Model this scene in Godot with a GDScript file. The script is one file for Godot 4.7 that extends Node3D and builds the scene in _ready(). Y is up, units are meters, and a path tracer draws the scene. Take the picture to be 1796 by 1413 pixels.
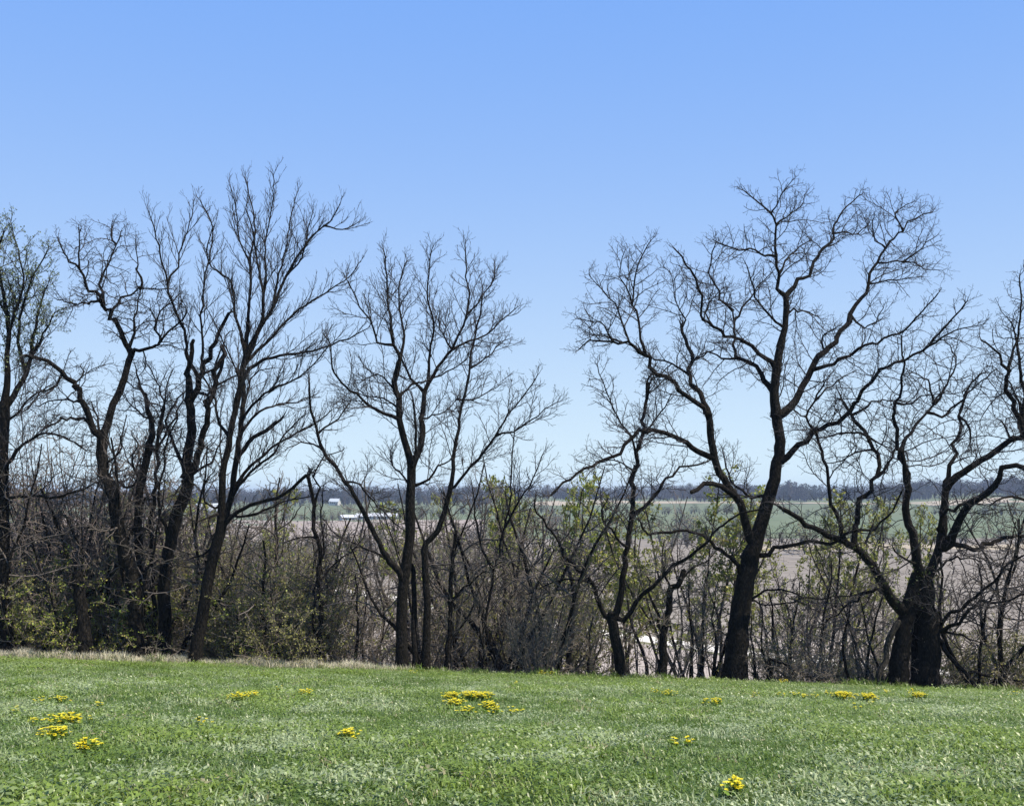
extends Node3D
# A sloping spring lawn, a line of bare trees at its edge, and a farmed valley behind. y up, metres; the eye stands 1.65 m above the lawn and looks along -z.

const FOCAL := 1941.0           # focal length for a picture 1796 wide
const PITCH := 4.75             # the camera looks up by this many degrees
const EYE := Vector3(0, 1.65, 0)
const EDGE := 32.6              # metres to the lawn's far edge

var rng := RandomNumberGenerator.new()
var names := {}
var bumps := FastNoiseLite.new()
var patches := FastNoiseLite.new()
var M := {}

# ---------------------------------------------------------------- geometry
class Geo:
	var v := PackedVector3Array()
	var n := PackedVector3Array()
	var c := PackedColorArray()
	var i := PackedInt32Array()
	var tinted := false

	func tube(p: PackedVector3Array, r: PackedFloat32Array, sides: int, flute := 0.0) -> void:
		var m := p.size()
		if m < 2:
			return
		var d := (p[1] - p[0]).normalized()
		var u := d.cross(Vector3(0.31, 0.2, 0.93))
		u = (u if u.length() > 0.05 else d.cross(Vector3.RIGHT)).normalized()
		var first := v.size()
		for k in m:
			if k > 0:
				var e := (p[mini(k + 1, m - 1)] - p[k - 1]).normalized()
				if e.length() > 0.5:
					d = e
				u = (u - d * u.dot(d)).normalized()
			var w := d.cross(u)
			for s in sides:
				var a := TAU * s / sides
				var o := u * cos(a) + w * sin(a)
				var rr := r[k]
				if flute > 0.0:
					rr *= 1.0 + flute * sin(a * 3.0 + k * 0.35) + flute * 0.6 * sin(a * 5.0 - k * 0.6)
				v.append(p[k] + o * rr)
				n.append(o)
		for k in m - 1:
			for s in sides:
				var a := first + k * sides + s
				var b := first + k * sides + (s + 1) % sides
				i.append_array([a, a + sides, b, b, a + sides, b + sides])
		var tip := v.size()
		v.append(p[m - 1] + d * r[m - 1] * 0.8)
		n.append(d)
		for s in sides:
			i.append_array([tip - sides + s, tip, tip - sides + (s + 1) % sides])

	func leaf(p: Vector3, along: Vector3, wide: Vector3, col: Color) -> void:
		# a folded four-cornered leaf
		tinted = true
		var nn := wide.cross(along).normalized()
		var f := v.size()
		v.append_array([p, p + along * 0.45 + wide, p + along - nn * along.length() * 0.15, p + along * 0.45 - wide])
		n.append_array([nn, (nn - wide.normalized() * 0.3).normalized(), nn, (nn + wide.normalized() * 0.3).normalized()])
		c.append_array([col, col, col, col])
		i.append_array([f, f + 2, f + 1, f, f + 3, f + 2])

	func quad(a: Vector3, b: Vector3, cc: Vector3, d: Vector3) -> void:
		# corners counter-clockwise as seen from outside
		var nn := (b - a).cross(d - a).normalized()
		var f := v.size()
		v.append_array([a, b, cc, d])
		n.append_array([nn, nn, nn, nn])
		i.append_array([f, f + 2, f + 1, f, f + 3, f + 2])

	func box(lo: Vector3, hi: Vector3) -> void:
		var x := lo
		var y := hi
		quad(Vector3(x.x, x.y, y.z), Vector3(y.x, x.y, y.z), Vector3(y.x, y.y, y.z), Vector3(x.x, y.y, y.z))
		quad(Vector3(y.x, x.y, x.z), Vector3(x.x, x.y, x.z), Vector3(x.x, y.y, x.z), Vector3(y.x, y.y, x.z))
		quad(Vector3(y.x, x.y, y.z), Vector3(y.x, x.y, x.z), Vector3(y.x, y.y, x.z), Vector3(y.x, y.y, y.z))
		quad(Vector3(x.x, x.y, x.z), Vector3(x.x, x.y, y.z), Vector3(x.x, y.y, y.z), Vector3(x.x, y.y, x.z))
		quad(Vector3(x.x, y.y, y.z), Vector3(y.x, y.y, y.z), Vector3(y.x, y.y, x.z), Vector3(x.x, y.y, x.z))

	func mesh() -> ArrayMesh:
		var a := []
		a.resize(Mesh.ARRAY_MAX)
		a[Mesh.ARRAY_VERTEX] = v
		a[Mesh.ARRAY_NORMAL] = n
		if tinted:
			a[Mesh.ARRAY_COLOR] = c
		a[Mesh.ARRAY_INDEX] = i
		var m := ArrayMesh.new()
		m.add_surface_from_arrays(Mesh.PRIMITIVE_TRIANGLES, a)
		return m

func numbered(called: String) -> String:
	var k: int = names.get(called, -1) + 1
	names[called] = k
	return called if k == 0 else "%s_%03d" % [called, k]

func put(called: String, mesh: Mesh, mat: Material, parent: Node3D, stuff := false) -> MeshInstance3D:
	var o := MeshInstance3D.new()
	if parent == self:
		o.name = numbered(called)
	else:
		var k := 0
		var nm := called
		while parent.has_node(nm):
			k += 1
			nm = "%s_%03d" % [called, k]
		o.name = nm
	o.mesh = mesh
	o.material_override = mat
	if stuff:
		o.set_meta("kind", "stuff")
	parent.add_child(o, true)
	return o

func tag(o: Node, label: String, category := "", group := "", kind := "") -> void:
	o.set_meta("label", label)
	if category: o.set_meta("category", category)
	if group: o.set_meta("group", group)
	if kind: o.set_meta("kind", kind)

func thing(called: String, where: Vector3, label: String, category: String, group := "") -> Node3D:
	var o := Node3D.new()
	o.name = numbered(called)
	add_child(o, true)
	o.position = where
	tag(o, label, category, group)
	return o

# ---------------------------------------------------------------- places
func lookalong(px: float, py: float) -> Vector3:
	# the direction that passes through a point of the photograph, one metre deep
	var p := deg_to_rad(PITCH)
	var dx := (px - 898.0) / FOCAL
	var dy := -(py - 706.5) / FOCAL
	var d := Vector3(dx, dy * cos(p) + sin(p), dy * sin(p) - cos(p))
	return d / -d.z

func at(px: float, py: float, depth: float) -> Vector3:
	return EYE + lookalong(px, py) * depth

func softplus(x: float, k: float) -> float:
	return k * log(1.0 + exp(clampf(x / k, -30, 30))) if x / k < 30.0 else x

func lawn_height(x: float, d: float) -> float:
	return -0.1345 * softplus(d - 6.0, 1.2) - 0.033 * x * clampf(d / 32.0, 0, 1.3) + 0.035 * bumps.get_noise_2d(x * 2.0, d * 2.0)

func valley_height(x: float, d: float) -> float:
	var h := -15.6 + 0.0142 * softplus(d - 430.0, 40.0) + bumps.get_noise_2d(x * 0.12, d * 0.12) * minf(4.5, d * 0.0032)
	if d > 1000.0:
		h -= 0.0142 * softplus(d - 1400.0, 60.0)
		h += smoothstep(900.0, 1300.0, d) * (7.0 * smoothstep(-200.0, 900.0, x) + 9.0 * bumps.get_noise_2d(x * 0.035, 77.0))
	return h

func ground(x: float, d: float) -> float:
	if d <= EDGE:
		return lawn_height(x, d)
	var t := d - EDGE
	var s := lawn_height(x, EDGE) - 0.131 * t - 0.36 * t * t / (t + 5.0)
	var vh := valley_height(x, d)
	return vh + softplus(s - vh, 1.0)

func on_lawn(px: float, py: float) -> Vector3:
	var d := lookalong(px, py)
	var z := 4.0
	while z < EDGE - 0.3 and EYE.y + d.y * z > ground(d.x * z, z):
		z += 0.04
	return Vector3(d.x * z, ground(d.x * z, z), -z)

# ---------------------------------------------------------------- materials
func noise_tex(freq: float, cols: Array, octaves := 4, size := 512, seed_ := 1, normal := false, bump := 4.0, kind := FastNoiseLite.TYPE_SIMPLEX_SMOOTH) -> NoiseTexture2D:
	var f := FastNoiseLite.new()
	f.seed = seed_
	f.noise_type = kind
	f.frequency = freq
	f.fractal_octaves = octaves
	var t := NoiseTexture2D.new()
	t.width = size
	t.height = size
	t.seamless = true
	t.noise = f
	if normal:
		t.as_normal_map = true
		t.bump_strength = bump
	else:
		var g := Gradient.new()
		var offs := PackedFloat32Array()
		var cc := PackedColorArray()
		for k in cols.size():
			offs.append(0.2 + 0.6 * k / maxf(1.0, cols.size() - 1.0))
			cc.append((cols[k] as Color).linear_to_srgb())
		g.offsets = offs
		g.colors = cc
		t.color_ramp = g
	return t

func plain(col: Color, rough := 0.8) -> StandardMaterial3D:
	var m := StandardMaterial3D.new()
	m.albedo_color = col.linear_to_srgb()
	m.roughness = rough
	return m

func bark(cols: Array, seed_: int) -> StandardMaterial3D:
	var m := StandardMaterial3D.new()
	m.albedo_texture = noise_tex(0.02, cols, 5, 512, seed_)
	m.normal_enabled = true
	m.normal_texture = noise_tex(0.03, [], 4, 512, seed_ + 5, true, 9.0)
	m.normal_scale = 1.0
	m.roughness = 0.95
	m.metallic_specular = 0.25
	m.uv1_triplanar = true
	m.uv1_scale = Vector3(2.2, 0.6, 2.2)
	return m

func leafy(rough: float, back: float, spec := 0.4) -> StandardMaterial3D:
	var m := StandardMaterial3D.new()
	m.vertex_color_use_as_albedo = true
	m.roughness = rough
	m.metallic_specular = spec
	m.backlight_enabled = true
	m.backlight = Color(back, back, back)
	m.cull_mode = BaseMaterial3D.CULL_DISABLED
	return m

func soil(cols: Array, freq: float, scale: float, seed_: int, rough := 0.95) -> StandardMaterial3D:
	var m := StandardMaterial3D.new()
	m.albedo_texture = noise_tex(freq, cols, 5, 1024, seed_)
	m.roughness = rough
	m.metallic_specular = 0.2
	m.uv1_triplanar = true
	m.uv1_world_triplanar = true
	m.uv1_scale = Vector3.ONE * scale
	return m

func rows(m: StandardMaterial3D, across: float, along: float) -> StandardMaterial3D:
	m.uv1_scale = Vector3(across, along, along)
	return m

func make_materials() -> void:
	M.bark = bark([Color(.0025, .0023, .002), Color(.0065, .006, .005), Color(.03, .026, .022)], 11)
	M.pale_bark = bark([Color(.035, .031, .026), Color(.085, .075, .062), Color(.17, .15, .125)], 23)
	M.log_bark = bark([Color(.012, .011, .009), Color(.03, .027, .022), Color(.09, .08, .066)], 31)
	M.twig = plain(Color(.022, .019, .02), 0.9)
	M.brush = plain(Color(.175, .15, .12), 0.9)
	M.brush_dark = plain(Color(.085, .072, .062), 0.9)
	M.brush_grey = plain(Color(.21, .185, .165), 0.9)
	M.brush_red = plain(Color(.185, .145, .13), 0.9)
	M.straw = leafy(0.7, 0.6)
	M.leaf = leafy(0.5, 0.8)
	M.grass = leafy(0.4, 0.85, 0.52)
	M.petal = leafy(0.6, 1.0)
	M.lawn = soil([Color(.03, .055, .014), Color(.05, .085, .02), Color(.075, .10, .03)], 0.02, 0.5, 3)
	M.litter = soil([Color(.09, .07, .05), Color(.16, .13, .10), Color(.24, .20, .16)], 0.02, 0.35, 4)
	M.plough = rows(soil([Color(.125, .11, .09), Color(.19, .168, .142), Color(.27, .24, .205)], 0.012, 0.03, 5), 0.006, 0.045)
	M.stubble = rows(soil([Color(.27, .23, .17), Color(.36, .31, .23)], 0.012, 0.03, 6), 0.006, 0.05)
	M.stubblepale = rows(soil([Color(.22, .19, .165), Color(.32, .28, .245), Color(.40, .35, .31)], 0.02, 0.12, 17), 0.03, 0.15)
	M.pinkfield = rows(soil([Color(.20, .17, .145), Color(.26, .22, .19), Color(.31, .265, .23)], 0.012, 0.02, 7), 0.004, 0.03)
	M.pasture = rows(soil([Color(.08, .105, .055), Color(.11, .135, .075), Color(.15, .16, .10)], 0.012, 0.02, 8), 0.003, 0.02)
	M.wheat = rows(soil([Color(.085, .115, .06), Color(.11, .14, .08), Color(.14, .155, .10)], 0.012, 0.02, 9), 0.004, 0.02)
	M.verge = soil([Color(.12, .125, .06), Color(.19, .18, .11)], 0.015, 0.1, 10)
	M.gravel = soil([Color(.50, .47, .41), Color(.62, .59, .53)], 0.03, 0.3, 12)
	M.roof_white = plain(Color(.44, .46, .48), 0.5)
	M.roof_grey = plain(Color(.36, .40, .44), 0.6)
	M.wall_white = plain(Color(.5, .5, .48), 0.8)
	M.wall_grey = plain(Color(.36, .37, .38), 0.8)
	M.dark_glass = plain(Color(.03, .035, .04), 0.2)
	M.door = plain(Color(.14, .10, .08), 0.7)

# ---------------------------------------------------------------- ground
func strip(called: String, label: String, mat: Material, ds: PackedFloat32Array, u0: float, u1: float, nu: int, lift := 0.0) -> void:
	# a stretch of ground between depths; u runs across and is multiplied by a width that grows with depth
	var g := Geo.new()
	for d in ds:
		for k in nu + 1:
			var x := lerpf(u0, u1, float(k) / nu) * (28.0 + d * 1.1)
			g.v.append(Vector3(x, ground(x, d) + lift, -d))
			g.n.append(slope_normal(x, d))
	for r in ds.size() - 1:
		for k in nu:
			var a := r * (nu + 1) + k
			g.i.append_array([a, a + nu + 1, a + 1, a + 1, a + nu + 1, a + nu + 2])
	tag(put(called, g.mesh(), mat, self), label, "", "", "structure")

func slope_normal(x: float, d: float) -> Vector3:
	var e := 0.15 + d * 0.01
	var a := ground(x - e, d)
	var b := ground(x + e, d)
	var c := ground(x, d - e)
	var f := ground(x, d + e)
	return Vector3((a - b) / (2 * e), 1.0, (f - c) / (2 * e)).normalized()

func sheet(called: String, label: String, mat: Material, c: Array, nu: int, nv: int, lift: float) -> void:
	# a field: corners as (x, depth): near left, near right, far right, far left
	var g := Geo.new()
	for r in nv + 1:
		for k in nu + 1:
			var q: Vector2 = (c[0] as Vector2).lerp(c[1], float(k) / nu).lerp((c[3] as Vector2).lerp(c[2], float(k) / nu), float(r) / nv)
			q.y *= 1.0 + 0.05 * bumps.get_noise_2d(q.x * 0.18, q.y * 0.05)
			g.v.append(Vector3(q.x, ground(q.x, q.y) + lift, -q.y))
			g.n.append(slope_normal(q.x, q.y))
	for r in nv:
		for k in nu:
			var a := r * (nu + 1) + k
			g.i.append_array([a, a + nu + 1, a + 1, a + 1, a + nu + 1, a + nu + 2])
	tag(put(called, g.mesh(), mat, self), label, "", "", "structure")

func steps(a: float, b: float, n: int, curve := 1.0) -> PackedFloat32Array:
	var o := PackedFloat32Array()
	for k in n + 1:
		o.append(lerpf(a, b, pow(float(k) / n, curve)))
	return o

func build_ground() -> void:
	strip("lawn", "green lawn sloping down from the camera to the row of bare trees", M.lawn, steps(-14, EDGE, 70), -1, 1, 90)
	strip("wooded_slope", "leaf littered slope falling away behind the lawn under the trees", M.litter, steps(EDGE, 72, 36), -1, 1, 60)
	strip("ploughed_field", "bare brown ploughed field on the valley floor behind the trees", M.plough, steps(72, 440, 40, 1.5), -1, 1, 50)
	strip("pasture", "pale green pasture rising to the wooded ridge", M.pasture, steps(440, 1300, 30), -1, 1, 40)
	strip("hills", "land running on behind the wooded ridge", M.pasture, steps(1300, 5200, 20), -1, 1, 30)
	sheet("stubble_field", "narrow pale stubble strip beyond the brown field on the right", M.stubble, [Vector2(70, 345), Vector2(230, 340), Vector2(240, 372), Vector2(75, 375)], 10, 4, 0.08)
	sheet("bare_field", "pinkish bare field below the white roofed barn on the left", M.pinkfield, [Vector2(-240, 400), Vector2(-10, 385), Vector2(-15, 640), Vector2(-270, 650)], 14, 14, 0.12)
	sheet("wheat_field", "blue green field of young crop right of the largest tree", M.wheat, [Vector2(110, 470), Vector2(470, 470), Vector2(620, 700), Vector2(140, 720)], 14, 10, 0.12)
	sheet("wheat_field", "green crop field behind the middle of the tree line", M.wheat, [Vector2(-40, 640), Vector2(90, 640), Vector2(120, 900), Vector2(-60, 900)], 10, 10, 0.12)
	sheet("stubble_field", "thin pale stubble strip at the foot of the ridge wood", M.stubble, [Vector2(20, 1010), Vector2(700, 1010), Vector2(760, 1120), Vector2(20, 1120)], 14, 4, 0.15)
	sheet("bare_field", "paler dry end of the ploughed field near the gravel track", M.stubblepale, [Vector2(-70, 74), Vector2(90, 74), Vector2(95, 128), Vector2(-60, 150)], 30, 14, 0.02)
	# the gravel track that comes down the valley from the left and passes below the trees to the right
	var path := [[-150, 330], [-95, 275], [-58, 235], [-33, 207], [-19, 186], [-5, 163], [8, 144], [16, 133], [25, 123], [37, 113.5], [49, 106], [75, 96], [120, 88]]
	var c := Curve3D.new()
	for k in path.size():
		c.add_point(Vector3(path[k][0], 0, path[k][1]))
	for pass_ in 2:
		var w := 2.2 if pass_ == 1 else 3.6
		var g := Geo.new()
		var count := 120
		for k in count + 1:
			var q := c.sample_baked(c.get_baked_length() * k / count)
			var q2 := c.sample_baked(minf(c.get_baked_length(), c.get_baked_length() * k / count + 1.0))
			var q0 := c.sample_baked(maxf(0.0, c.get_baked_length() * k / count - 1.0))
			var side := (q2 - q0).normalized().cross(Vector3.UP)
			for s in 5:
				var ww := w * (1.0 + 0.5 * bumps.get_noise_2d(k * 9.0, 50.0 * s + pass_ * 300))
				var e: Vector3 = q + side * lerpf(-ww, ww, s / 4.0)
				g.v.append(Vector3(e.x, ground(e.x, e.z) + 0.03 + 0.03 * pass_ , -e.z))
				g.n.append(Vector3.UP)
		for k in count:
			for s in 4:
				var a := k * 5 + s
				g.i.append_array([a, a + 1, a + 5, a + 1, a + 6, a + 5])
		if pass_ == 0:
			tag(put("verge", g.mesh(), M.verge, self), "grassy verge along both sides of the gravel track", "", "", "structure")
		else:
			tag(put("track", g.mesh(), M.gravel, self), "pale gravel track crossing the valley behind the trunks", "", "", "structure")

# ---------------------------------------------------------------- branching
func rand_side(d: Vector3) -> Vector3:
	var r := Vector3(rng.randf_range(-1, 1), rng.randf_range(-1, 1), rng.randf_range(-1, 1))
	r = r - d * r.dot(d)
	return r.normalized() if r.length() > 0.05 else d.cross(Vector3.UP).normalized()

func shoot(g: Geo, p: Vector3, dir: Vector3, length: float, r0: float, r1: float, n: int, crook: float, up: float, sides: int) -> PackedVector3Array:
	var path := PackedVector3Array([p])
	var rad := PackedFloat32Array([r0])
	var d := dir.normalized()
	for k in n:
		d = (d + rand_side(d) * crook * rng.randf_range(0.4, 1.2) + Vector3.UP * up).normalized()
		p += d * length / n
		path.append(p)
		rad.append(lerpf(r0, r1, float(k + 1) / n))
	g.tube(path, rad, sides)
	return path

# P: L lengths per level, sp spacing per level, r radius per level, ang angle off the parent, crook, up, leaf (leaves per last twig), size, cols
func twigs(g: Geo, lf: Geo, path: PackedVector3Array, r_start: float, r_end: float, lvl: int, P: Dictionary, from: float, scale: float) -> void:
	var total := 0.0
	for k in path.size() - 1:
		total += path[k].distance_to(path[k + 1])
	var last: int = P.L.size() - 1
	var sp: float = P.sp[lvl]
	var s := from * total + sp * rng.randf()
	var walked := 0.0
	var k := 0
	var turn := rng.randf() * TAU
	while s < total and k < path.size() - 1:
		var seg := path[k].distance_to(path[k + 1])
		if walked + seg < s:
			walked += seg
			k += 1
			continue
		var t := s / total
		var d := (path[k + 1] - path[k]).normalized()
		var p := path[k].lerp(path[k + 1], (s - walked) / maxf(seg, 1e-5))
		turn += 2.4 + rng.randf_range(-0.5, 0.5)
		var u := d.cross(Vector3(0.3, 0.1, 0.9)).normalized()
		var side := u * cos(turn) + d.cross(u) * sin(turn)
		var a: float = P.ang * rng.randf_range(0.65, 1.3)
		var length: float = P.L[lvl] * scale * rng.randf_range(0.4, 1.15) * (1.0 - (0.74 if lvl == 0 else 0.3) * t * t)
		var r := minf(lerpf(r_start, r_end, t) * 0.7, P.r[lvl] * (0.5 + 0.5 * length / P.L[lvl]))
		var nseg: int = [5, 4, 3, 2][lvl + (3 - last - 1 if last < 2 else 0)]
		var child := shoot(g, p, d * cos(a) + side * sin(a) + Vector3.UP * P.up * 0.6, length, r, maxf(r * 0.5, 0.005), nseg, P.crook, P.up * 0.5, 4 if r > 0.02 else 3)
		if lvl < last:
			twigs(g, lf, child, r, r * 0.4, lvl + 1, P, 0.12, clampf(length / P.L[lvl], 0.6, 1.15))
		if P.get("leaf", 0) > 0 and lvl >= last - 1:
			for q in P.leaf:
				leaf_at(lf, child[1 + rng.randi() % (child.size() - 1)], P)
		s += sp * rng.randf_range(0.6, 1.4)

func leaf_at(lf: Geo, p: Vector3, P: Dictionary) -> void:
	var al := Vector3(rng.randf_range(-1, 1), rng.randf_range(-0.7, 1), rng.randf_range(-1, 1)).normalized()
	var sz: float = P.size * rng.randf_range(0.6, 1.3)
	var cols: Array = P.cols
	var col: Color = (cols[rng.randi() % cols.size()] as Color) * rng.randf_range(0.75, 1.25)
	lf.leaf(p + al * 0.01 + rand_side(al) * 0.03, al * sz, rand_side(al) * sz * 0.36, col)

# ---------------------------------------------------------------- the trees of the row, limb by limb
func start_tree(called: String, px: float, py: float, depth: float, label: String, group: String, P: Dictionary, seed_: int, mat = null) -> Dictionary:
	rng.seed = seed_
	var b := at(px, py, depth)
	b.y = ground(b.x, depth)
	var o := thing(called, b, label, "tree", group)
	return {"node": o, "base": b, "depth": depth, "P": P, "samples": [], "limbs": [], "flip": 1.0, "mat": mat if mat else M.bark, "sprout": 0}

# a trunk, limb or branch: widths in photo pixels at start and end, then the points x, y of its course
func limb(T: Dictionary, w0: float, w1: float, c: Array, o := {}) -> void:
	var pts := PackedVector2Array()
	for k in range(0, c.size(), 2):
		pts.append(Vector2(c[k], c[k + 1]))
	var d0: float = T.depth + o.get("z0", 0.0)
	var parent := -1
	var start3 := Vector3.INF
	var is_trunk: bool = o.get("trunk", T.samples.is_empty())
	if not is_trunk:
		var best := 1e9
		for s in T.samples:
			var dd: float = pts[0].distance_squared_to(s[0])
			if dd < best:
				best = dd
				d0 = s[1]
				parent = s[2]
				start3 = s[3]
	var total := 0.0
	for k in pts.size() - 1:
		total += pts[k].distance_to(pts[k + 1])
	var zt: float = o.get("z", NAN)
	if is_nan(zt):
		T.flip = -T.flip
		zt = T.flip * rng.randf_range(0.12, 0.42) * total * T.depth / FOCAL
	if is_trunk:
		zt = o.get("z", rng.randf_range(-0.2, 0.2))
	# 3-D control points
	var ctl := PackedVector3Array()
	var run := 0.0
	for k in pts.size():
		if k > 0:
			run += pts[k].distance_to(pts[k - 1])
		var d: float = d0 + zt * pow(run / total, 1.15)
		ctl.append(at(pts[k].x, pts[k].y, d))
	if start3 != Vector3.INF:
		ctl[0] = start3
	elif is_trunk:
		var foot := ctl[0]
		foot.y = ground(foot.x, -foot.z) - 0.35
		if foot.y < ctl[0].y - 0.1:
			ctl.insert(0, foot)
			pts.insert(0, pts[0] + Vector2(0, 10))
	# smooth course with small crooks
	var path := PackedVector3Array()
	var soft := PackedVector2Array()
	var m := ctl.size()
	for k in m - 1:
		var a := ctl[maxi(k - 1, 0)]
		var b := ctl[k]
		var e := ctl[k + 1]
		var f := ctl[mini(k + 2, m - 1)]
		var sub := clampi(int(b.distance_to(e) / 0.22), 2, 8)
		for q in sub:
			var t := float(q) / sub
			var p := 0.5 * (2.0 * b + (e - a) * t + (2.0 * a - 5.0 * b + 4.0 * e - f) * t * t + (3.0 * b - a - 3.0 * e + f) * t * t * t)
			path.append(p)
			soft.append(pts[k].lerp(pts[k + 1], t))
	path.append(ctl[m - 1])
	soft.append(pts[m - 1])
	var wob: float = T.P.get("wob", 0.02)
	var rad := PackedFloat32Array()
	var id: int = T.limbs.size()
	var s0: float = w0 * 0.46 * T.depth / FOCAL
	var s1: float = w1 * (0.46 if w1 > 5.0 else 0.34) * T.depth / FOCAL
	for k in path.size():
		var t := float(k) / (path.size() - 1)
		var r := lerpf(s0, s1, pow(t, o.get("taper", 0.8)))
		if is_trunk and not o.has("noflare"):
			r *= 1.0 + 0.38 * exp(-maxf(0.0, path[k].y - T.base.y) * 2.2)
		elif not is_trunk:
			r *= 1.0 + 0.35 * exp(-t * 14.0)
		r *= 1.0 + (0.04 if is_trunk else 0.09) * bumps.get_noise_2d(k * 9.0, id * 40.0 + T.base.x * 90.0)
		rad.append(r)
		if k > 0 and k < path.size() - 1:
			path[k] += Vector3(rng.randfn(0, 1), rng.randfn(0, 1), rng.randfn(0, 1)) * minf(wob, r * 0.6 + 0.012) * (0.35 if r > 0.09 else 1.0)
		T.samples.append([soft[k], -path[k].z, id, path[k], r])
	var base: Vector3 = T.base
	var local := PackedVector3Array()
	for p in path:
		local.append(p - base)
	var g := Geo.new()
	g.tube(local, rad, 12 if s0 > 0.13 else 8 if s0 > 0.05 else 6, 0.05 if s0 > 0.08 else 0.0)
	var holder: Node3D = T.node
	var called := "trunk"
	var main := id
	if not is_trunk:
		called = "limb"
		if T.limbs[parent].kind != "trunk":
			called = "branch"
			main = T.limbs[parent].main
			holder = T.limbs[main].mesh
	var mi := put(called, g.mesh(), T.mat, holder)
	if o.has("label"):
		mi.set_meta("label", o.label)
	var L := {"kind": called, "main": main, "mesh": mi, "geo": Geo.new(), "leaf": Geo.new()}
	T.limbs.append(L)
	var store: Dictionary = T.limbs[main]
	if o.get("bare", false):
		return
	var P: Dictionary = (T.P as Dictionary).duplicate()
	P.merge(o.get("P", {}), true)
	var from: float = o.get("from", 0.45 if is_trunk else 0.12)
	twigs(store.geo, store.leaf, local, s0, s1, 0, P, from, o.get("len", 1.0))
	# the ends run out in a few long shoots
	if w1 < 8.5:
		var e := local.size() - 1
		var d := (local[e] - local[e - 1]).normalized()
		for q in 2:
			var child := shoot(store.geo, local[e], d + rand_side(d) * 0.35, P.L[0] * rng.randf_range(0.1, 0.22) * (1.0 + maxf(0.0, w1 - 3.0) * 0.25), s1 * 0.85, 0.005, 6, P.crook, P.up * 0.5, 3)
			if P.L.size() > 1:
				twigs(store.geo, store.leaf, child, s1 * 0.8, 0.004, 1, P, 0.1, 0.7)

func finish_tree(T: Dictionary, twig_mat: Material) -> void:
	for L in T.limbs:
		if L.geo.v.size():
			put("twigs", L.geo.mesh(), twig_mat, L.mesh, true)
		if L.leaf.v.size():
			put("leaves", L.leaf.mesh(), M.leaf, L.mesh, true)

const SPRING := [Color(.21, .26, .04), Color(.27, .31, .06), Color(.16, .20, .035), Color(.30, .28, .07)]
const PALE := [Color(.17, .21, .09), Color(.20, .24, .11), Color(.13, .17, .06)]

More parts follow.
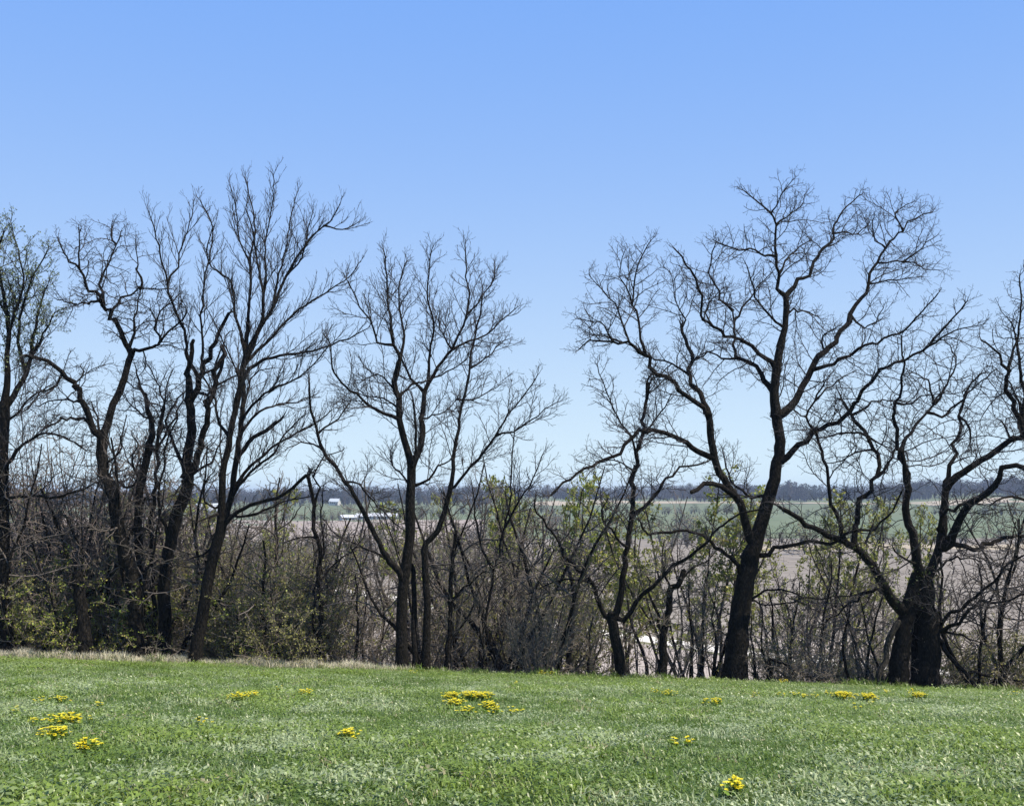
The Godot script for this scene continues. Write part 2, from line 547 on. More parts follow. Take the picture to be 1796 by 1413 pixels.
func build_trees() -> void:
	var WALNUT := {"L": [1.4, 0.68, 0.32], "sp": [0.186, 0.142, 0.086], "r": [0.0204, 0.0117, 0.0081], "ang": 0.95, "crook": 0.34, "up": 0.12, "wob": 0.05}
	var OAK := {"L": [1.3, 0.62, 0.3], "sp": [0.170, 0.136, 0.086], "r": [0.0213, 0.0121, 0.0081], "ang": 1.05, "crook": 0.5, "up": 0.05, "wob": 0.07}
	var FAN := {"L": [1.25, 0.66, 0.32], "sp": [0.191, 0.150, 0.094], "r": [0.0179, 0.0108, 0.0078], "ang": 0.55, "crook": 0.17, "up": 0.2, "wob": 0.015}
	var BUSHY := {"L": [1.45, 0.68, 0.32], "sp": [0.170, 0.136, 0.086], "r": [0.0179, 0.0108, 0.0078], "ang": 0.75, "crook": 0.24, "up": 0.16, "wob": 0.02}

	var THICK := OAK.duplicate()
	THICK.merge({"L": [1.9, 0.75, 0.32], "sp": [0.22, 0.16, 0.115]}, true)
	# --- the largest tree, right of the middle
	var T := start_tree("bare_tree", 1294, 1187, 33.0, "tallest dark bare tree with massive forked trunk, right of the gap in the tree line", "bare trees along the lawn edge", WALNUT, 101)
	limb(T, 44, 33, [1290, 1187, 1294, 1109, 1305, 1031, 1318, 972], {"from": 0.9, "len": 0.5})
	limb(T, 28, 19, [1316, 985, 1333, 925, 1347, 879, 1361, 826, 1367, 773, 1363, 730], {"z": 0.3, "from": 0.55, "len": 0.7})
	limb(T, 19, 15, [1363, 735, 1359, 688, 1361, 650, 1369, 609], {"z": 0.2})
	limb(T, 14, 11, [1369, 609, 1376, 575, 1378, 540, 1379, 519], {"z": 0.1})
	limb(T, 8, 3, [1378, 522, 1365, 504, 1364, 480, 1358, 453, 1361, 423, 1363, 395, 1353, 372, 1331, 355, 1305, 334], {"z": -0.8})
	limb(T, 4, 2, [1363, 395, 1382, 379, 1402, 362, 1411, 347], {"z": 0.5})
	limb(T, 3.5, 2, [1355, 375, 1361, 362, 1371, 341, 1391, 315], {"z": -0.5})
	limb(T, 5, 2.5, [1358, 460, 1344, 450, 1324, 440, 1297, 438, 1273, 430, 1252, 421], {"z": -1.6})
	limb(T, 5, 2.5, [1365, 484, 1382, 453, 1402, 433, 1422, 420], {"z": 1.5})
	limb(T, 9, 3, [1380, 519, 1395, 497, 1402, 487, 1419, 480, 1425, 457, 1446, 436, 1463, 416, 1464, 396, 1480, 368, 1510, 341], {"z": 1.8})
	limb(T, 4, 2, [1465, 411, 1485, 408, 1503, 409, 1524, 392], {"z": 0.6})
	limb(T, 6, 3, [1371, 571, 1358, 562, 1344, 542, 1324, 521, 1317, 491, 1310, 465], {"z": -1.4})
	limb(T, 5, 2.5, [1376, 552, 1387, 545, 1400, 546, 1425, 552, 1440, 560], {"z": 1.3})
	limb(T, 9, 4, [1362, 655, 1341, 630, 1320, 606, 1300, 594, 1273, 589, 1253, 575, 1235, 562, 1229, 538, 1222, 501, 1205, 463, 1187, 440], {"z": -1.8})
	limb(T, 4, 2, [1250, 573, 1240, 550, 1252, 520, 1270, 505], {"z": 0.6})
	limb(T, 11, 4, [1358, 693, 1344, 664, 1324, 640, 1300, 632, 1290, 623, 1288, 592, 1290, 559, 1286, 545], {"z": 2.0})
	limb(T, 6, 3, [1287, 547, 1263, 525, 1256, 497, 1242, 477, 1249, 443, 1256, 423], {"z": -0.6})
	limb(T, 5, 2.5, [1289, 560, 1310, 531, 1324, 514, 1351, 480], {"z": 0.6})
	limb(T, 5, 2.5, [1292, 628, 1266, 630, 1249, 616, 1232, 623, 1215, 633], {"z": 0.4})
	# its left leader
	limb(T, 16, 13, [1312, 955, 1308, 925, 1300, 883, 1278, 853, 1257, 816, 1249, 773, 1243, 728], {"z": -0.8, "from": 0.4, "len": 0.8})
	limb(T, 10, 7, [1243, 728, 1236, 720, 1212, 701, 1191, 681, 1168, 664, 1144, 640, 1132, 622], {"z": -0.6})
	limb(T, 7, 3, [1132, 622, 1110, 609, 1086, 601, 1059, 598, 1032, 598, 1015, 613], {"z": -0.8})
	limb(T, 6, 2.5, [1130, 620, 1123, 579, 1113, 548, 1110, 518, 1117, 477, 1130, 443, 1143, 420], {"z": 0.6})
	limb(T, 5, 2, [1113, 606, 1096, 579, 1083, 545, 1059, 511, 1036, 486], {"z": -0.7})
	limb(T, 4, 2, [1080, 585, 1062, 570, 1042, 565, 1012, 559], {"z": 0.4})
	limb(T, 4, 2, [1112, 540, 1096, 501, 1088, 470, 1096, 440], {"z": -0.4})
	limb(T, 11, 6, [1243, 730, 1236, 701, 1222, 681, 1208, 660, 1210, 620, 1202, 593, 1195, 572], {"z": 1.4})
	limb(T, 4, 2, [1198, 580, 1202, 565, 1195, 548, 1184, 520, 1178, 484, 1166, 470], {"z": 0.5})
	limb(T, 6, 3, [1206, 655, 1178, 637, 1151, 630, 1137, 618], {"z": 0.5})
	limb(T, 5, 2.5, [1209, 635, 1232, 623, 1249, 615], {"z": -0.4})
	# its right leader
	limb(T, 16, 9, [1369, 735, 1388, 712, 1408, 678, 1422, 647, 1436, 623, 1456, 608, 1473, 596, 1490, 565], {"z": 1.0})
	limb(T, 9, 3, [1490, 565, 1503, 535, 1520, 508, 1527, 480, 1541, 460, 1554, 436, 1582, 402, 1605, 382, 1634, 372], {"z": 1.0})
	limb(T, 4, 2, [1538, 465, 1571, 458, 1602, 460, 1622, 470, 1653, 474], {"z": -0.6})
	limb(T, 4, 2, [1526, 497, 1558, 491, 1585, 490, 1616, 484], {"z": 0.8})
	limb(T, 4, 2, [1582, 402, 1578, 385, 1571, 372, 1600, 355], {"z": 0.4})
	limb(T, 4, 2, [1590, 440, 1609, 443, 1625, 425, 1645, 412], {"z": 0.6})
	limb(T, 4, 2, [1550, 440, 1535, 420, 1531, 400, 1534, 380], {"z": -0.5})
	limb(T, 5, 2.5, [1500, 545, 1515, 575, 1535, 565, 1550, 540], {"z": -0.7})
	limb(T, 5, 3, [1450, 611, 1438, 600, 1447, 585, 1470, 572], {"z": -0.6})
	limb(T, 8, 3, [1424, 652, 1449, 640, 1473, 633, 1497, 616, 1517, 603, 1540, 601, 1565, 586, 1588, 582, 1599, 565, 1619, 545, 1646, 514], {"z": -2.0})
	limb(T, 12, 3.5, [1372, 820, 1383, 801, 1399, 781, 1428, 760, 1464, 742, 1490, 718, 1510, 701, 1520, 678, 1537, 657, 1558, 644, 1588, 630, 1619, 616, 1640, 593, 1660, 572, 1694, 531], {"z": -2.4})
	limb(T, 4, 2, [1632, 604, 1655, 590, 1677, 579, 1724, 569], {"z": -0.6})
	# low limbs
	limb(T, 11, 8, [1290, 872, 1266, 851, 1240, 849, 1213, 863], {"z": -0.9, "bare": true, "label": "broken stub"})
	limb(T, 11, 5, [1252, 808, 1216, 784, 1184, 768, 1156, 757, 1131, 755, 1110, 768, 1085, 792, 1039, 819, 1011, 833, 986, 846, 966, 868], {"z": -2.2})
	limb(T, 9, 5, [1297, 1020, 1283, 982, 1266, 964, 1234, 939, 1188, 931, 1138, 936, 1124, 915], {"z": -1.6, "len": 0.7})
	limb(T, 10, 4, [1327, 985, 1345, 970, 1367, 962, 1403, 955, 1439, 947, 1472, 944, 1493, 933, 1537, 926, 1565, 897, 1582, 862], {"z": -1.8})
	limb(T, 5, 2, [1315, 1059, 1342, 1038, 1374, 1034, 1396, 1045, 1421, 1050, 1464, 1048, 1500, 1041, 1540, 1034], {"z": -2.2, "len": 0.7})
	limb(T, 4, 2, [1322, 1050, 1360, 1060, 1400, 1056, 1440, 1075], {"z": 1.2, "len": 0.7})
	limb(T, 7, 3, [1345, 885, 1322, 868, 1300, 862, 1275, 830, 1268, 790], {"z": 1.6})
	finish_tree(T, M.twig)

	# --- the low-forked tree left of it
	T = start_tree("bare_tree", 1090, 1178, 32.7, "small bare tree forking low into three spreading stems, left of the tallest tree", "bare trees along the lawn edge", WALNUT, 102)
	limb(T, 19, 19, [1091, 1178, 1081, 1127, 1072, 1086, 1074, 1078], {"bare": true})
	limb(T, 13, 6, [1076, 1088, 1084, 1067, 1092, 1017, 1099, 961, 1105, 915, 1113, 844, 1120, 784, 1129, 752, 1134, 698, 1135, 671], {"z": 0.3, "from": 0.3})
	limb(T, 10, 4, [1070, 1085, 1053, 1060, 1039, 1021, 1018, 996, 990, 975, 979, 946, 958, 922, 940, 900, 938, 875], {"z": -0.9})
	limb(T, 10, 4, [1080, 1090, 1096, 1081, 1117, 1056, 1142, 1028, 1170, 1003, 1209, 975, 1241, 946, 1269, 918, 1297, 900, 1333, 893], {"z": -2.0})
	limb(T, 8, 4, [1106, 918, 1131, 890, 1152, 862, 1170, 840, 1195, 823, 1222, 814, 1243, 808], {"z": 1.0})
	limb(T, 6, 3, [1097, 965, 1092, 954, 1071, 929, 1057, 908, 1062, 882], {"z": -0.8})
	limb(T, 5, 2.5, [1118, 800, 1107, 770, 1085, 730, 1070, 700, 1058, 672, 1048, 640], {"z": -0.8})
	limb(T, 5, 2.5, [1126, 765, 1150, 735, 1168, 715, 1178, 690], {"z": 0.9})
	limb(T, 5, 2.5, [1133, 700, 1145, 660, 1150, 640], {"z": -0.6})
	limb(T, 5, 2.5, [1039, 1021, 1010, 1016, 985, 1018, 950, 1030, 925, 1042], {"z": 0.8, "len": 0.7})
	limb(T, 4, 2, [1115, 835, 1090, 812, 1060, 805, 1030, 790], {"z": 0.9})
	finish_tree(T, M.twig)

	# --- the twin-trunked oak on the right
	T = start_tree("oak_tree", 1605, 1198, 32.9, "gnarled oak with two thick ivy patched trunks, right side of the row", "bare trees along the lawn edge", THICK, 103)
	limb(T, 47, 33, [1627, 1200, 1629, 1128, 1626, 1070, 1621, 1012], {"bare": true})
	limb(T, 38, 25, [1576, 1197, 1581, 1135, 1588, 1092, 1600, 1045, 1610, 1008], {"trunk": true, "bare": true, "z": 0.1})
	limb(T, 13, 14, [1603, 1199, 1604, 1140, 1607, 1080, 1612, 1030], {"trunk": true, "bare": true, "z0": 0.45, "z": -0.2})
	limb(T, 20, 12, [1618, 1028, 1608, 985, 1606, 951, 1594, 922, 1589, 893, 1591, 846], {"z": -0.5, "from": 0.5})
	limb(T, 10, 4, [1591, 846, 1587, 817, 1578, 781, 1567, 740, 1568, 722, 1582, 678, 1585, 637, 1582, 590], {"z": -0.8})
	limb(T, 10, 5, [1590, 840, 1580, 800, 1583, 780, 1599, 759, 1619, 732, 1636, 708, 1650, 690], {"z": 1.0})
	limb(T, 6, 2.5, [1638, 706, 1660, 674, 1677, 640, 1672, 615, 1660, 600], {"z": 0.5})
	limb(T, 5, 2.5, [1636, 708, 1631, 674, 1622, 664, 1596, 650], {"z": -0.8})
	limb(T, 6, 2.5, [1640, 733, 1655, 732, 1668, 714, 1692, 700, 1698, 688, 1721, 668, 1745, 650], {"z": 0.9})
	limb(T, 5, 2.5, [1575, 715, 1600, 708, 1615, 694, 1650, 690], {"z": -0.6})
	limb(T, 19, 12, [1625, 1020, 1638, 990, 1648, 955, 1656, 900, 1659, 846], {"z": 0.5, "from": 0.4})
	limb(T, 9, 4, [1659, 846, 1668, 815, 1675, 785, 1684, 752, 1687, 715, 1697, 680, 1720, 655], {"z": 0.8})
	limb(T, 6, 3, [1687, 730, 1702, 752, 1705, 790], {"z": 0.4})
	limb(T, 14, 10, [1659, 855, 1680, 835, 1699, 821, 1735, 799, 1764, 776, 1800, 752, 1830, 735], {"z": -1.0})
	limb(T, 19, 9, [1648, 960, 1666, 951, 1683, 911, 1703, 882, 1735, 864, 1764, 825, 1800, 822], {"z": -1.5})
	limb(T, 8, 6, [1645, 940, 1652, 906, 1674, 893, 1700, 880], {"z": -1.4, "label": "pale sunlit limb", "bare": true})
	limb(T, 12, 6, [1636, 930, 1659, 944, 1681, 955, 1717, 960, 1753, 944, 1800, 940], {"z": 1.5})
	limb(T, 20, 8, [1593, 1080, 1568, 1056, 1551, 1027, 1533, 991, 1511, 969, 1486, 955, 1472, 944, 1439, 933, 1403, 911, 1374, 893], {"z": -1.2})
	limb(T, 9, 4, [1488, 956, 1482, 933, 1461, 897, 1454, 846, 1443, 792, 1428, 758, 1416, 733, 1434, 690, 1446, 672], {"z": -0.8})
	limb(T, 4, 2, [1430, 704, 1450, 682, 1470, 670, 1500, 650], {"z": 0.6})
	limb(T, 4, 2, [1417, 738, 1405, 728, 1392, 718], {"z": -0.4})
	limb(T, 11, 6, [1503, 965, 1502, 925, 1506, 895, 1518, 864, 1538, 832, 1537, 799, 1522, 767, 1493, 727, 1480, 705], {"z": 0.8})
	limb(T, 7, 3.5, [1538, 830, 1558, 814, 1569, 792, 1577, 778], {"z": 0.5})
	limb(T, 5, 3, [1523, 764, 1490, 757, 1460, 765, 1440, 768], {"z": -0.6})
	limb(T, 5, 3, [1528, 770, 1545, 778, 1560, 785], {"z": 0.4})
	limb(T, 4, 2.5, [1520, 790, 1500, 793, 1475, 808, 1450, 812], {"z": -0.6})
	limb(T, 5, 2.5, [1495, 724, 1520, 715, 1540, 705, 1560, 700, 1600, 705], {"z": 0.5})
	limb(T, 9, 4, [1632, 1115, 1650, 1095, 1668, 1074, 1699, 1052, 1735, 1027, 1760, 994, 1800, 972], {"z": -1.6})
	limb(T, 9, 4, [1634, 1118, 1656, 1108, 1681, 1088, 1710, 1058, 1753, 1056, 1800, 1041], {"z": -2.2})
	limb(T, 10, 7, [1634, 1110, 1650, 1127, 1668, 1150, 1692, 1177, 1713, 1206], {"z": -0.7, "bare": true, "label": "broken limb leaning to the ground"})
	limb(T, 6, 2.5, [1650, 1118, 1676, 1112, 1700, 1118, 1725, 1128], {"z": -1.0})
	limb(T, 8, 3, [1575, 1040, 1540, 1034, 1505, 1050, 1470, 1075, 1440, 1100], {"z": 1.4})
	limb(T, 6, 3, [1607, 990, 1580, 976, 1566, 958], {"z": -0.8})
	limb(T, 6, 3, [1625, 990, 1645, 1000, 1662, 985, 1690, 978, 1720, 985], {"z": 1.2})
	var sprouts := Geo.new()
	var SP := {"size": 0.075, "cols": [Color(.07, .09, .02), Color(.10, .12, .025), Color(.05, .07, .02)]}
	for s in T.samples:
		var q: Vector2 = s[0]
		if q.y > 960 and q.y < 1075 and s[4] > 0.08:
			for k in 26:
				leaf_at(sprouts, s[3] - T.base + Vector3(rng.randfn(0, 1), rng.randfn(0, 1), rng.randfn(0, 1)).normalized() * (s[4] * rng.randf_range(0.9, 1.5)), SP)
	put("ivy_leaves", sprouts.mesh(), M.leaf, T.node, true)
	finish_tree(T, M.twig)

	# --- far right tree, trunk just outside the picture
	T = start_tree("bare_tree", 1840, 1204, 33.6, "bare tree whose twiggy limbs reach in at the right edge", "bare trees along the lawn edge", THICK, 104)
	limb(T, 34, 18, [1842, 1206, 1838, 1040, 1832, 900, 1815, 800, 1800, 760], {"from": 0.6})
	limb(T, 12, 4, [1800, 762, 1785, 735, 1772, 705, 1763, 674, 1764, 650, 1758, 633, 1741, 610, 1722, 597], {"z": -0.8})
	limb(T, 9, 3, [1803, 765, 1792, 720, 1782, 690, 1764, 660], {"z": 0.8})
	limb(T, 9, 3, [1800, 760, 1796, 700, 1790, 640, 1786, 600, 1792, 530, 1789, 484], {"z": -0.3})
	limb(T, 7, 3, [1764, 655, 1775, 625, 1782, 585, 1770, 560], {"z": 0.5})
	limb(T, 8, 3, [1806, 775, 1775, 770, 1765, 745, 1750, 735], {"z": -0.8})
	limb(T, 9, 4, [1833, 910, 1800, 880, 1770, 870, 1740, 885], {"z": -1.0})
	limb(T, 9, 4, [1800, 760, 1820, 700, 1835, 640, 1830, 570], {"z": 0.4})
	finish_tree(T, M.twig)

	# --- the many-stemmed tree in the middle
	T = start_tree("bare_tree", 722, 1165, 32.6, "many stemmed bare tree with rounded crown, middle of the row", "bare trees along the lawn edge", BUSHY, 105)
	limb(T, 23, 17, [704, 1165, 705, 1060, 711, 1000, 719, 940, 719, 890, 721, 839, 722, 815], {"from": 0.7, "len": 0.6})
	limb(T, 13, 9, [729, 1165, 726, 1100, 728, 1040, 722, 990], {"trunk": true, "bare": true, "z": 0.2})
	limb(T, 18, 9, [746, 1166, 749, 1060, 745, 985, 748, 952, 767, 931, 780, 897, 790, 856], {"trunk": true, "z": -0.2, "from": 0.6})
	limb(T, 14, 11, [722, 818, 709, 771, 700, 735, 699, 698, 692, 671, 699, 638], {"z": -0.4, "from": 0.3})
	limb(T, 8, 3, [699, 640, 702, 628, 692, 603, 683, 569, 680, 501, 678, 470, 673, 440], {"z": -0.4})
	limb(T, 5, 2.5, [693, 608, 661, 599, 654, 572, 631, 538, 617, 511, 608, 490], {"z": -0.8})
	limb(T, 6, 2.5, [700, 632, 709, 586, 702, 552, 700, 500, 712, 460], {"z": 0.5})
	limb(T, 7, 3, [700, 735, 671, 725, 651, 712, 627, 691, 607, 681, 593, 661, 583, 647, 580, 606, 570, 590], {"z": -1.4})
	limb(T, 4, 2.5, [693, 712, 671, 698, 651, 696, 630, 690], {"z": 0.6})
	limb(T, 4, 2.5, [694, 678, 671, 661, 650, 660, 630, 672], {"z": 0.8})
	limb(T, 6, 4, [699, 698, 712, 681, 733, 672, 745, 668], {"z": 0.3})
	limb(T, 14, 9, [723, 818, 736, 788, 740, 747, 739, 725, 744, 688], {"z": 0.4, "from": 0.3})
	limb(T, 7, 4, [743, 690, 722, 664, 709, 640, 700, 622], {"z": 0.3})
	limb(T, 7, 3, [744, 692, 760, 657, 777, 633, 792, 613, 804, 586, 818, 552, 824, 514, 818, 484, 816, 433], {"z": 0.7})
	limb(T, 5, 2.5, [794, 611, 821, 599, 855, 586, 879, 562, 905, 540], {"z": 0.6})
	limb(T, 6, 3, [752, 672, 755, 606, 760, 569, 750, 525, 751, 484, 757, 438], {"z": -0.5})
	limb(T, 4, 2.5, [790, 614, 777, 586, 770, 570, 772, 548], {"z": -0.4})
	limb(T, 4, 2, [818, 552, 845, 520, 862, 500, 868, 470], {"z": 0.4})
	limb(T, 4, 2.5, [757, 662, 785, 652, 808, 640, 822, 622], {"z": -0.7})
	limb(T, 4, 2.5, [740, 735, 760, 728, 780, 722, 800, 700], {"z": 0.8})
	limb(T, 7, 5, [724, 835, 728, 790, 728, 745, 724, 700], {"z": -0.7})
	limb(T, 6, 2.5, [724, 852, 753, 839, 767, 818, 787, 808, 800, 790], {"z": 0.7})
	limb(T, 8, 4, [789, 858, 794, 805, 804, 754, 807, 720, 811, 708, 821, 671, 826, 633, 833, 586, 841, 552, 846, 520], {"z": 0.5})
	limb(T, 7, 2.5, [788, 862, 797, 852, 818, 829, 841, 802, 875, 754, 889, 725, 916, 701, 943, 657], {"z": -0.8})
	limb(T, 4, 2, [868, 764, 900, 755, 930, 735, 977, 705], {"z": -0.6})
	limb(T, 4, 2, [808, 700, 830, 700, 850, 690, 880, 672], {"z": 0.6})
	limb(T, 4, 2, [824, 645, 850, 630, 870, 610, 885, 596], {"z": 0.6})
	# leaning stem to the left
	limb(T, 13, 5, [707, 1030, 700, 1003, 683, 985, 671, 965, 654, 927, 637, 900, 620, 866, 597, 832, 566, 791, 556, 761, 546, 720, 542, 671], {"z": -1.8, "from": 0.4})
	limb(T, 4, 2.5, [566, 791, 550, 778, 530, 775, 505, 785], {"z": -0.5})
	limb(T, 4, 2.5, [603, 838, 630, 850, 655, 880, 680, 905, 708, 930], {"z": 1.6})
	limb(T, 4, 2.5, [560, 765, 585, 740, 600, 725, 612, 708], {"z": 0.7})
	limb(T, 6, 3, [690, 990, 664, 972, 644, 965, 624, 954, 593, 941, 573, 917], {"z": 0.8})
	limb(T, 5, 3, [718, 858, 700, 830, 690, 815, 685, 790], {"z": 1.1})
	finish_tree(T, M.twig)

	# --- the slanting fan-crowned tree on the left
	T = start_tree("bare_tree", 343, 1150, 32.2, "tall slanting bare tree with upswept fan of long fine branches, left of middle", "bare trees along the lawn edge", FAN, 106)
	limb(T, 23, 20, [343, 1150, 346, 1120, 353, 1087, 363, 1026, 374, 978, 386, 935], {"from": 0.9})
	limb(T, 15, 10, [386, 938, 388, 900, 390, 829, 401, 781, 409, 735, 418, 694, 423, 660], {"z": -0.3, "from": 0.5})
	limb(T, 13, 8, [387, 935, 400, 890, 408, 856, 414, 805, 423, 745, 427, 700, 424, 662], {"z": 0.5, "from": 0.5, "taper": 1.0})
	limb(T, 13, 8, [423, 665, 425, 645, 430, 620, 432, 590], {"z": 0.1})
	limb(T, 7, 2.5, [428, 625, 425, 596, 413, 552, 406, 497, 391, 484, 370, 467, 362, 440, 372, 400], {"z": -0.6})
	limb(T, 7, 2.5, [431, 595, 436, 538, 440, 497, 438, 450, 447, 416, 445, 375, 438, 341, 430, 315], {"z": 0.4})
	limb(T, 9, 3, [428, 640, 437, 620, 452, 579, 461, 552, 462, 518, 454, 477, 449, 443, 442, 400, 432, 370], {"z": -0.5})
	limb(T, 9, 2.5, [430, 628, 440, 606, 464, 562, 485, 525, 502, 484, 525, 443, 549, 413, 569, 395, 586, 379, 597, 355], {"z": 0.6})
	limb(T, 4, 2, [566, 400, 590, 402, 612, 399, 630, 388], {"z": 0.3})
	limb(T, 5, 2, [462, 530, 466, 480, 464, 426, 471, 396, 478, 348, 479, 306], {"z": -0.3})
	limb(T, 5, 2, [480, 535, 485, 490, 500, 440, 508, 390, 520, 340], {"z": 0.8})
	limb(T, 4, 2, [438, 470, 420, 420, 414, 370, 405, 330], {"z": -0.7})
	limb(T, 4, 2, [505, 480, 530, 450, 540, 400, 548, 370], {"z": -0.4})
	limb(T, 8, 2.5, [425, 668, 437, 647, 464, 630, 505, 621, 549, 615, 580, 604, 610, 594, 644, 576], {"z": -1.2})
	limb(T, 7, 2.5, [430, 640, 444, 623, 481, 586, 505, 559, 535, 535, 569, 514, 590, 501, 614, 484, 628, 462], {"z": 1.0})
	limb(T, 6, 2.5, [420, 738, 440, 712, 464, 691, 488, 678, 515, 667, 549, 640, 573, 610], {"z": -1.4})
	limb(T, 6, 2.5, [423, 755, 454, 722, 488, 708, 522, 705, 556, 690], {"z": 1.4})
	limb(T, 5, 2.5, [424, 712, 435, 690, 440, 665, 455, 650, 480, 645], {"z": 1.2})
	limb(T, 9, 7, [412, 812, 444, 768, 465, 755, 485, 740], {"z": -1.0, "len": 0.5, "label": "thick broken limb"})
	limb(T, 7, 3, [408, 860, 440, 818, 474, 788, 512, 764, 556, 740, 580, 720], {"z": 0.8})
	limb(T, 7, 3, [404, 880, 420, 852, 447, 820, 480, 795, 500, 760, 530, 730], {"z": -0.6})
	limb(T, 8, 6, [394, 915, 430, 890, 485, 873, 512, 855, 537, 833], {"z": -1.2, "len": 0.6})
	limb(T, 6, 3, [396, 905, 450, 900, 500, 878, 545, 870], {"z": 1.2})
	limb(T, 6, 3, [388, 905, 362, 908, 340, 917], {"z": -0.8, "bare": true, "label": "short broken stub"})
	limb(T, 6, 4, [380, 955, 360, 970, 333, 980], {"z": 0.6, "len": 0.5})
	limb(T, 6, 3, [389, 880, 376, 890, 360, 880, 358, 850, 372, 830], {"z": -0.6})
	limb(T, 7, 4, [404, 772, 385, 745, 378, 715, 372, 690, 352, 650], {"z": 0.7})
	limb(T, 5, 2, [408, 740, 412, 700, 418, 660, 390, 600, 378, 570, 362, 540], {"z": -0.9})
	finish_tree(T, M.twig)

	# --- the broken-topped tree left of it
	T = start_tree("broken_tree", 290, 1152, 33.4, "dead looking tree with three snapped off splintered tops, left of the slanting tree", "bare trees along the lawn edge", OAK, 107)
	limb(T, 24, 22, [290, 1152, 287, 1040, 300, 940, 322, 870, 327, 840], {"from": 0.5, "len": 0.7})
	limb(T, 20, 16, [327, 842, 330, 790, 333, 740, 333, 690], {"z": 0.1, "len": 0.7})
	limb(T, 15, 7, [333, 700, 331, 660, 334, 640, 335, 615, 339, 596], {"z": 0.2, "bare": true, "label": "splintered snapped top"})
	limb(T, 6, 4, [331, 655, 329, 635, 328, 616], {"z": -0.2, "bare": true})
	limb(T, 14, 9, [328, 838, 342, 810, 354, 770, 365, 730, 371, 690, 378, 655, 388, 607], {"z": -0.6, "label": "broken leaning stem", "len": 0.6})
	limb(T, 8, 6, [368, 715, 378, 680, 386, 650, 391, 625], {"z": 0.4, "bare": true})
	limb(T, 14, 6, [334, 705, 346, 681, 352, 650, 357, 640, 367, 612, 387, 579, 401, 549], {"z": -0.4, "len": 0.6, "label": "snapped stem pointing up right"})
	limb(T, 5, 2.5, [357, 640, 353, 599, 353, 552, 360, 497, 367, 443, 372, 400, 350, 350], {"z": 0.6, "P": FAN})
	limb(T, 7, 2.5, [348, 665, 330, 625, 328, 606, 312, 559, 292, 497, 279, 433, 268, 392, 259, 368], {"z": -0.9, "P": FAN})
	limb(T, 4, 2, [292, 500, 310, 470, 318, 430, 335, 380, 340, 350], {"z": 0.6, "P": FAN})
	limb(T, 5, 2.5, [356, 655, 375, 645, 395, 590, 410, 580], {"z": 0.8, "bare": true})
	limb(T, 7, 4, [336, 690, 360, 690, 380, 675, 410, 660], {"z": -0.6})
	limb(T, 9, 4, [326, 845, 318, 800, 300, 765, 292, 740, 306, 710, 320, 690], {"z": 1.2})
	limb(T, 7, 4, [300, 942, 282, 905, 278, 860, 290, 820, 292, 780, 310, 720], {"z": -1.0})
	limb(T, 7, 3, [330, 840, 350, 825, 375, 800, 390, 770], {"z": 1.0})
	finish_tree(T, M.twig)

	# --- two thinner dark trunks between it and the crooked oak
	T = start_tree("bare_tree", 258, 1152, 33.8, "thin dark twiggy tree between the crooked oak and the broken topped tree", "bare trees along the lawn edge", OAK, 108)
	limb(T, 20, 14, [262, 1152, 247, 1020, 241, 930, 243, 870, 250, 830, 262, 790], {"from": 0.6})
	limb(T, 9, 6, [277, 1152, 268, 1020, 265, 930, 271, 863, 275, 790, 282, 755], {"trunk": true, "z": -0.3, "from": 0.5})
	limb(T, 14, 7, [262, 792, 268, 764, 262, 735, 255, 700, 252, 690], {"z": 0.3})
	limb(T, 7, 2.5, [254, 696, 246, 675, 240, 655, 236, 640], {"z": -0.3})
	limb(T, 5, 2.5, [282, 757, 288, 730, 286, 700, 278, 680, 270, 660, 258, 640], {"z": 0.6})
	limb(T, 5, 2.5, [276, 770, 284, 720, 292, 680, 303, 648], {"z": -0.6})
	limb(T, 4, 2.5, [262, 740, 240, 720, 225, 705, 218, 692], {"z": 0.5})
	limb(T, 6, 3, [277, 785, 296, 750, 310, 720, 322, 690], {"z": 0.8})
	limb(T, 5, 3, [248, 840, 236, 825, 234, 800, 240, 780, 232, 765], {"z": -0.6})
	finish_tree(T, M.twig)

	# --- the crooked oak at the left
	T = start_tree("oak_tree", 238, 1152, 32.9, "crooked oak forking into two bent leaders with open zigzag crown, far left", "bare trees along the lawn edge", OAK, 109)
	limb(T, 27, 21, [240, 1152, 232, 1020, 217, 960, 204, 910, 195, 863, 184, 830, 177, 795], {"from": 0.6, "len": 0.7})
	limb(T, 15, 9, [178, 800, 172, 768, 158, 742, 149, 715, 143, 695, 136, 680], {"z": -0.6, "len": 0.7})
	limb(T, 11, 6, [137, 683, 128, 670, 109, 657, 90, 642, 68, 630, 44, 623], {"z": -0.8})
	limb(T, 16, 12, [180, 790, 183, 757, 193, 727, 205, 695, 214, 672, 221, 654, 231, 620], {"z": 0.4, "len": 0.5})
	limb(T, 11, 8, [231, 622, 222, 602, 211, 586, 201, 565, 192, 547, 180, 536], {"z": -0.3})
	limb(T, 8, 3, [182, 538, 166, 516, 149, 497, 139, 470, 122, 457, 112, 440, 102, 423], {"z": -0.5})
	limb(T, 5, 2.5, [172, 527, 160, 529, 146, 531, 135, 532, 119, 533, 106, 526, 98, 524], {"z": 0.6})
	limb(T, 6, 2.5, [176, 525, 178, 500, 183, 474, 190, 457, 204, 430, 212, 405], {"z": 0.6})
	limb(T, 4, 2.5, [141, 472, 137, 445, 140, 420, 142, 400], {"z": -0.4})
	limb(T, 6, 3, [199, 560, 205, 530, 224, 518, 245, 508, 275, 508, 300, 506], {"z": 0.7})
	limb(T, 6, 5, [247, 507, 250, 495, 243, 480, 238, 470], {"z": 0.2, "bare": true, "label": "knobbly broken stub"})
	limb(T, 3, 2, [240, 476, 239, 453, 238, 416], {"z": 0.2})
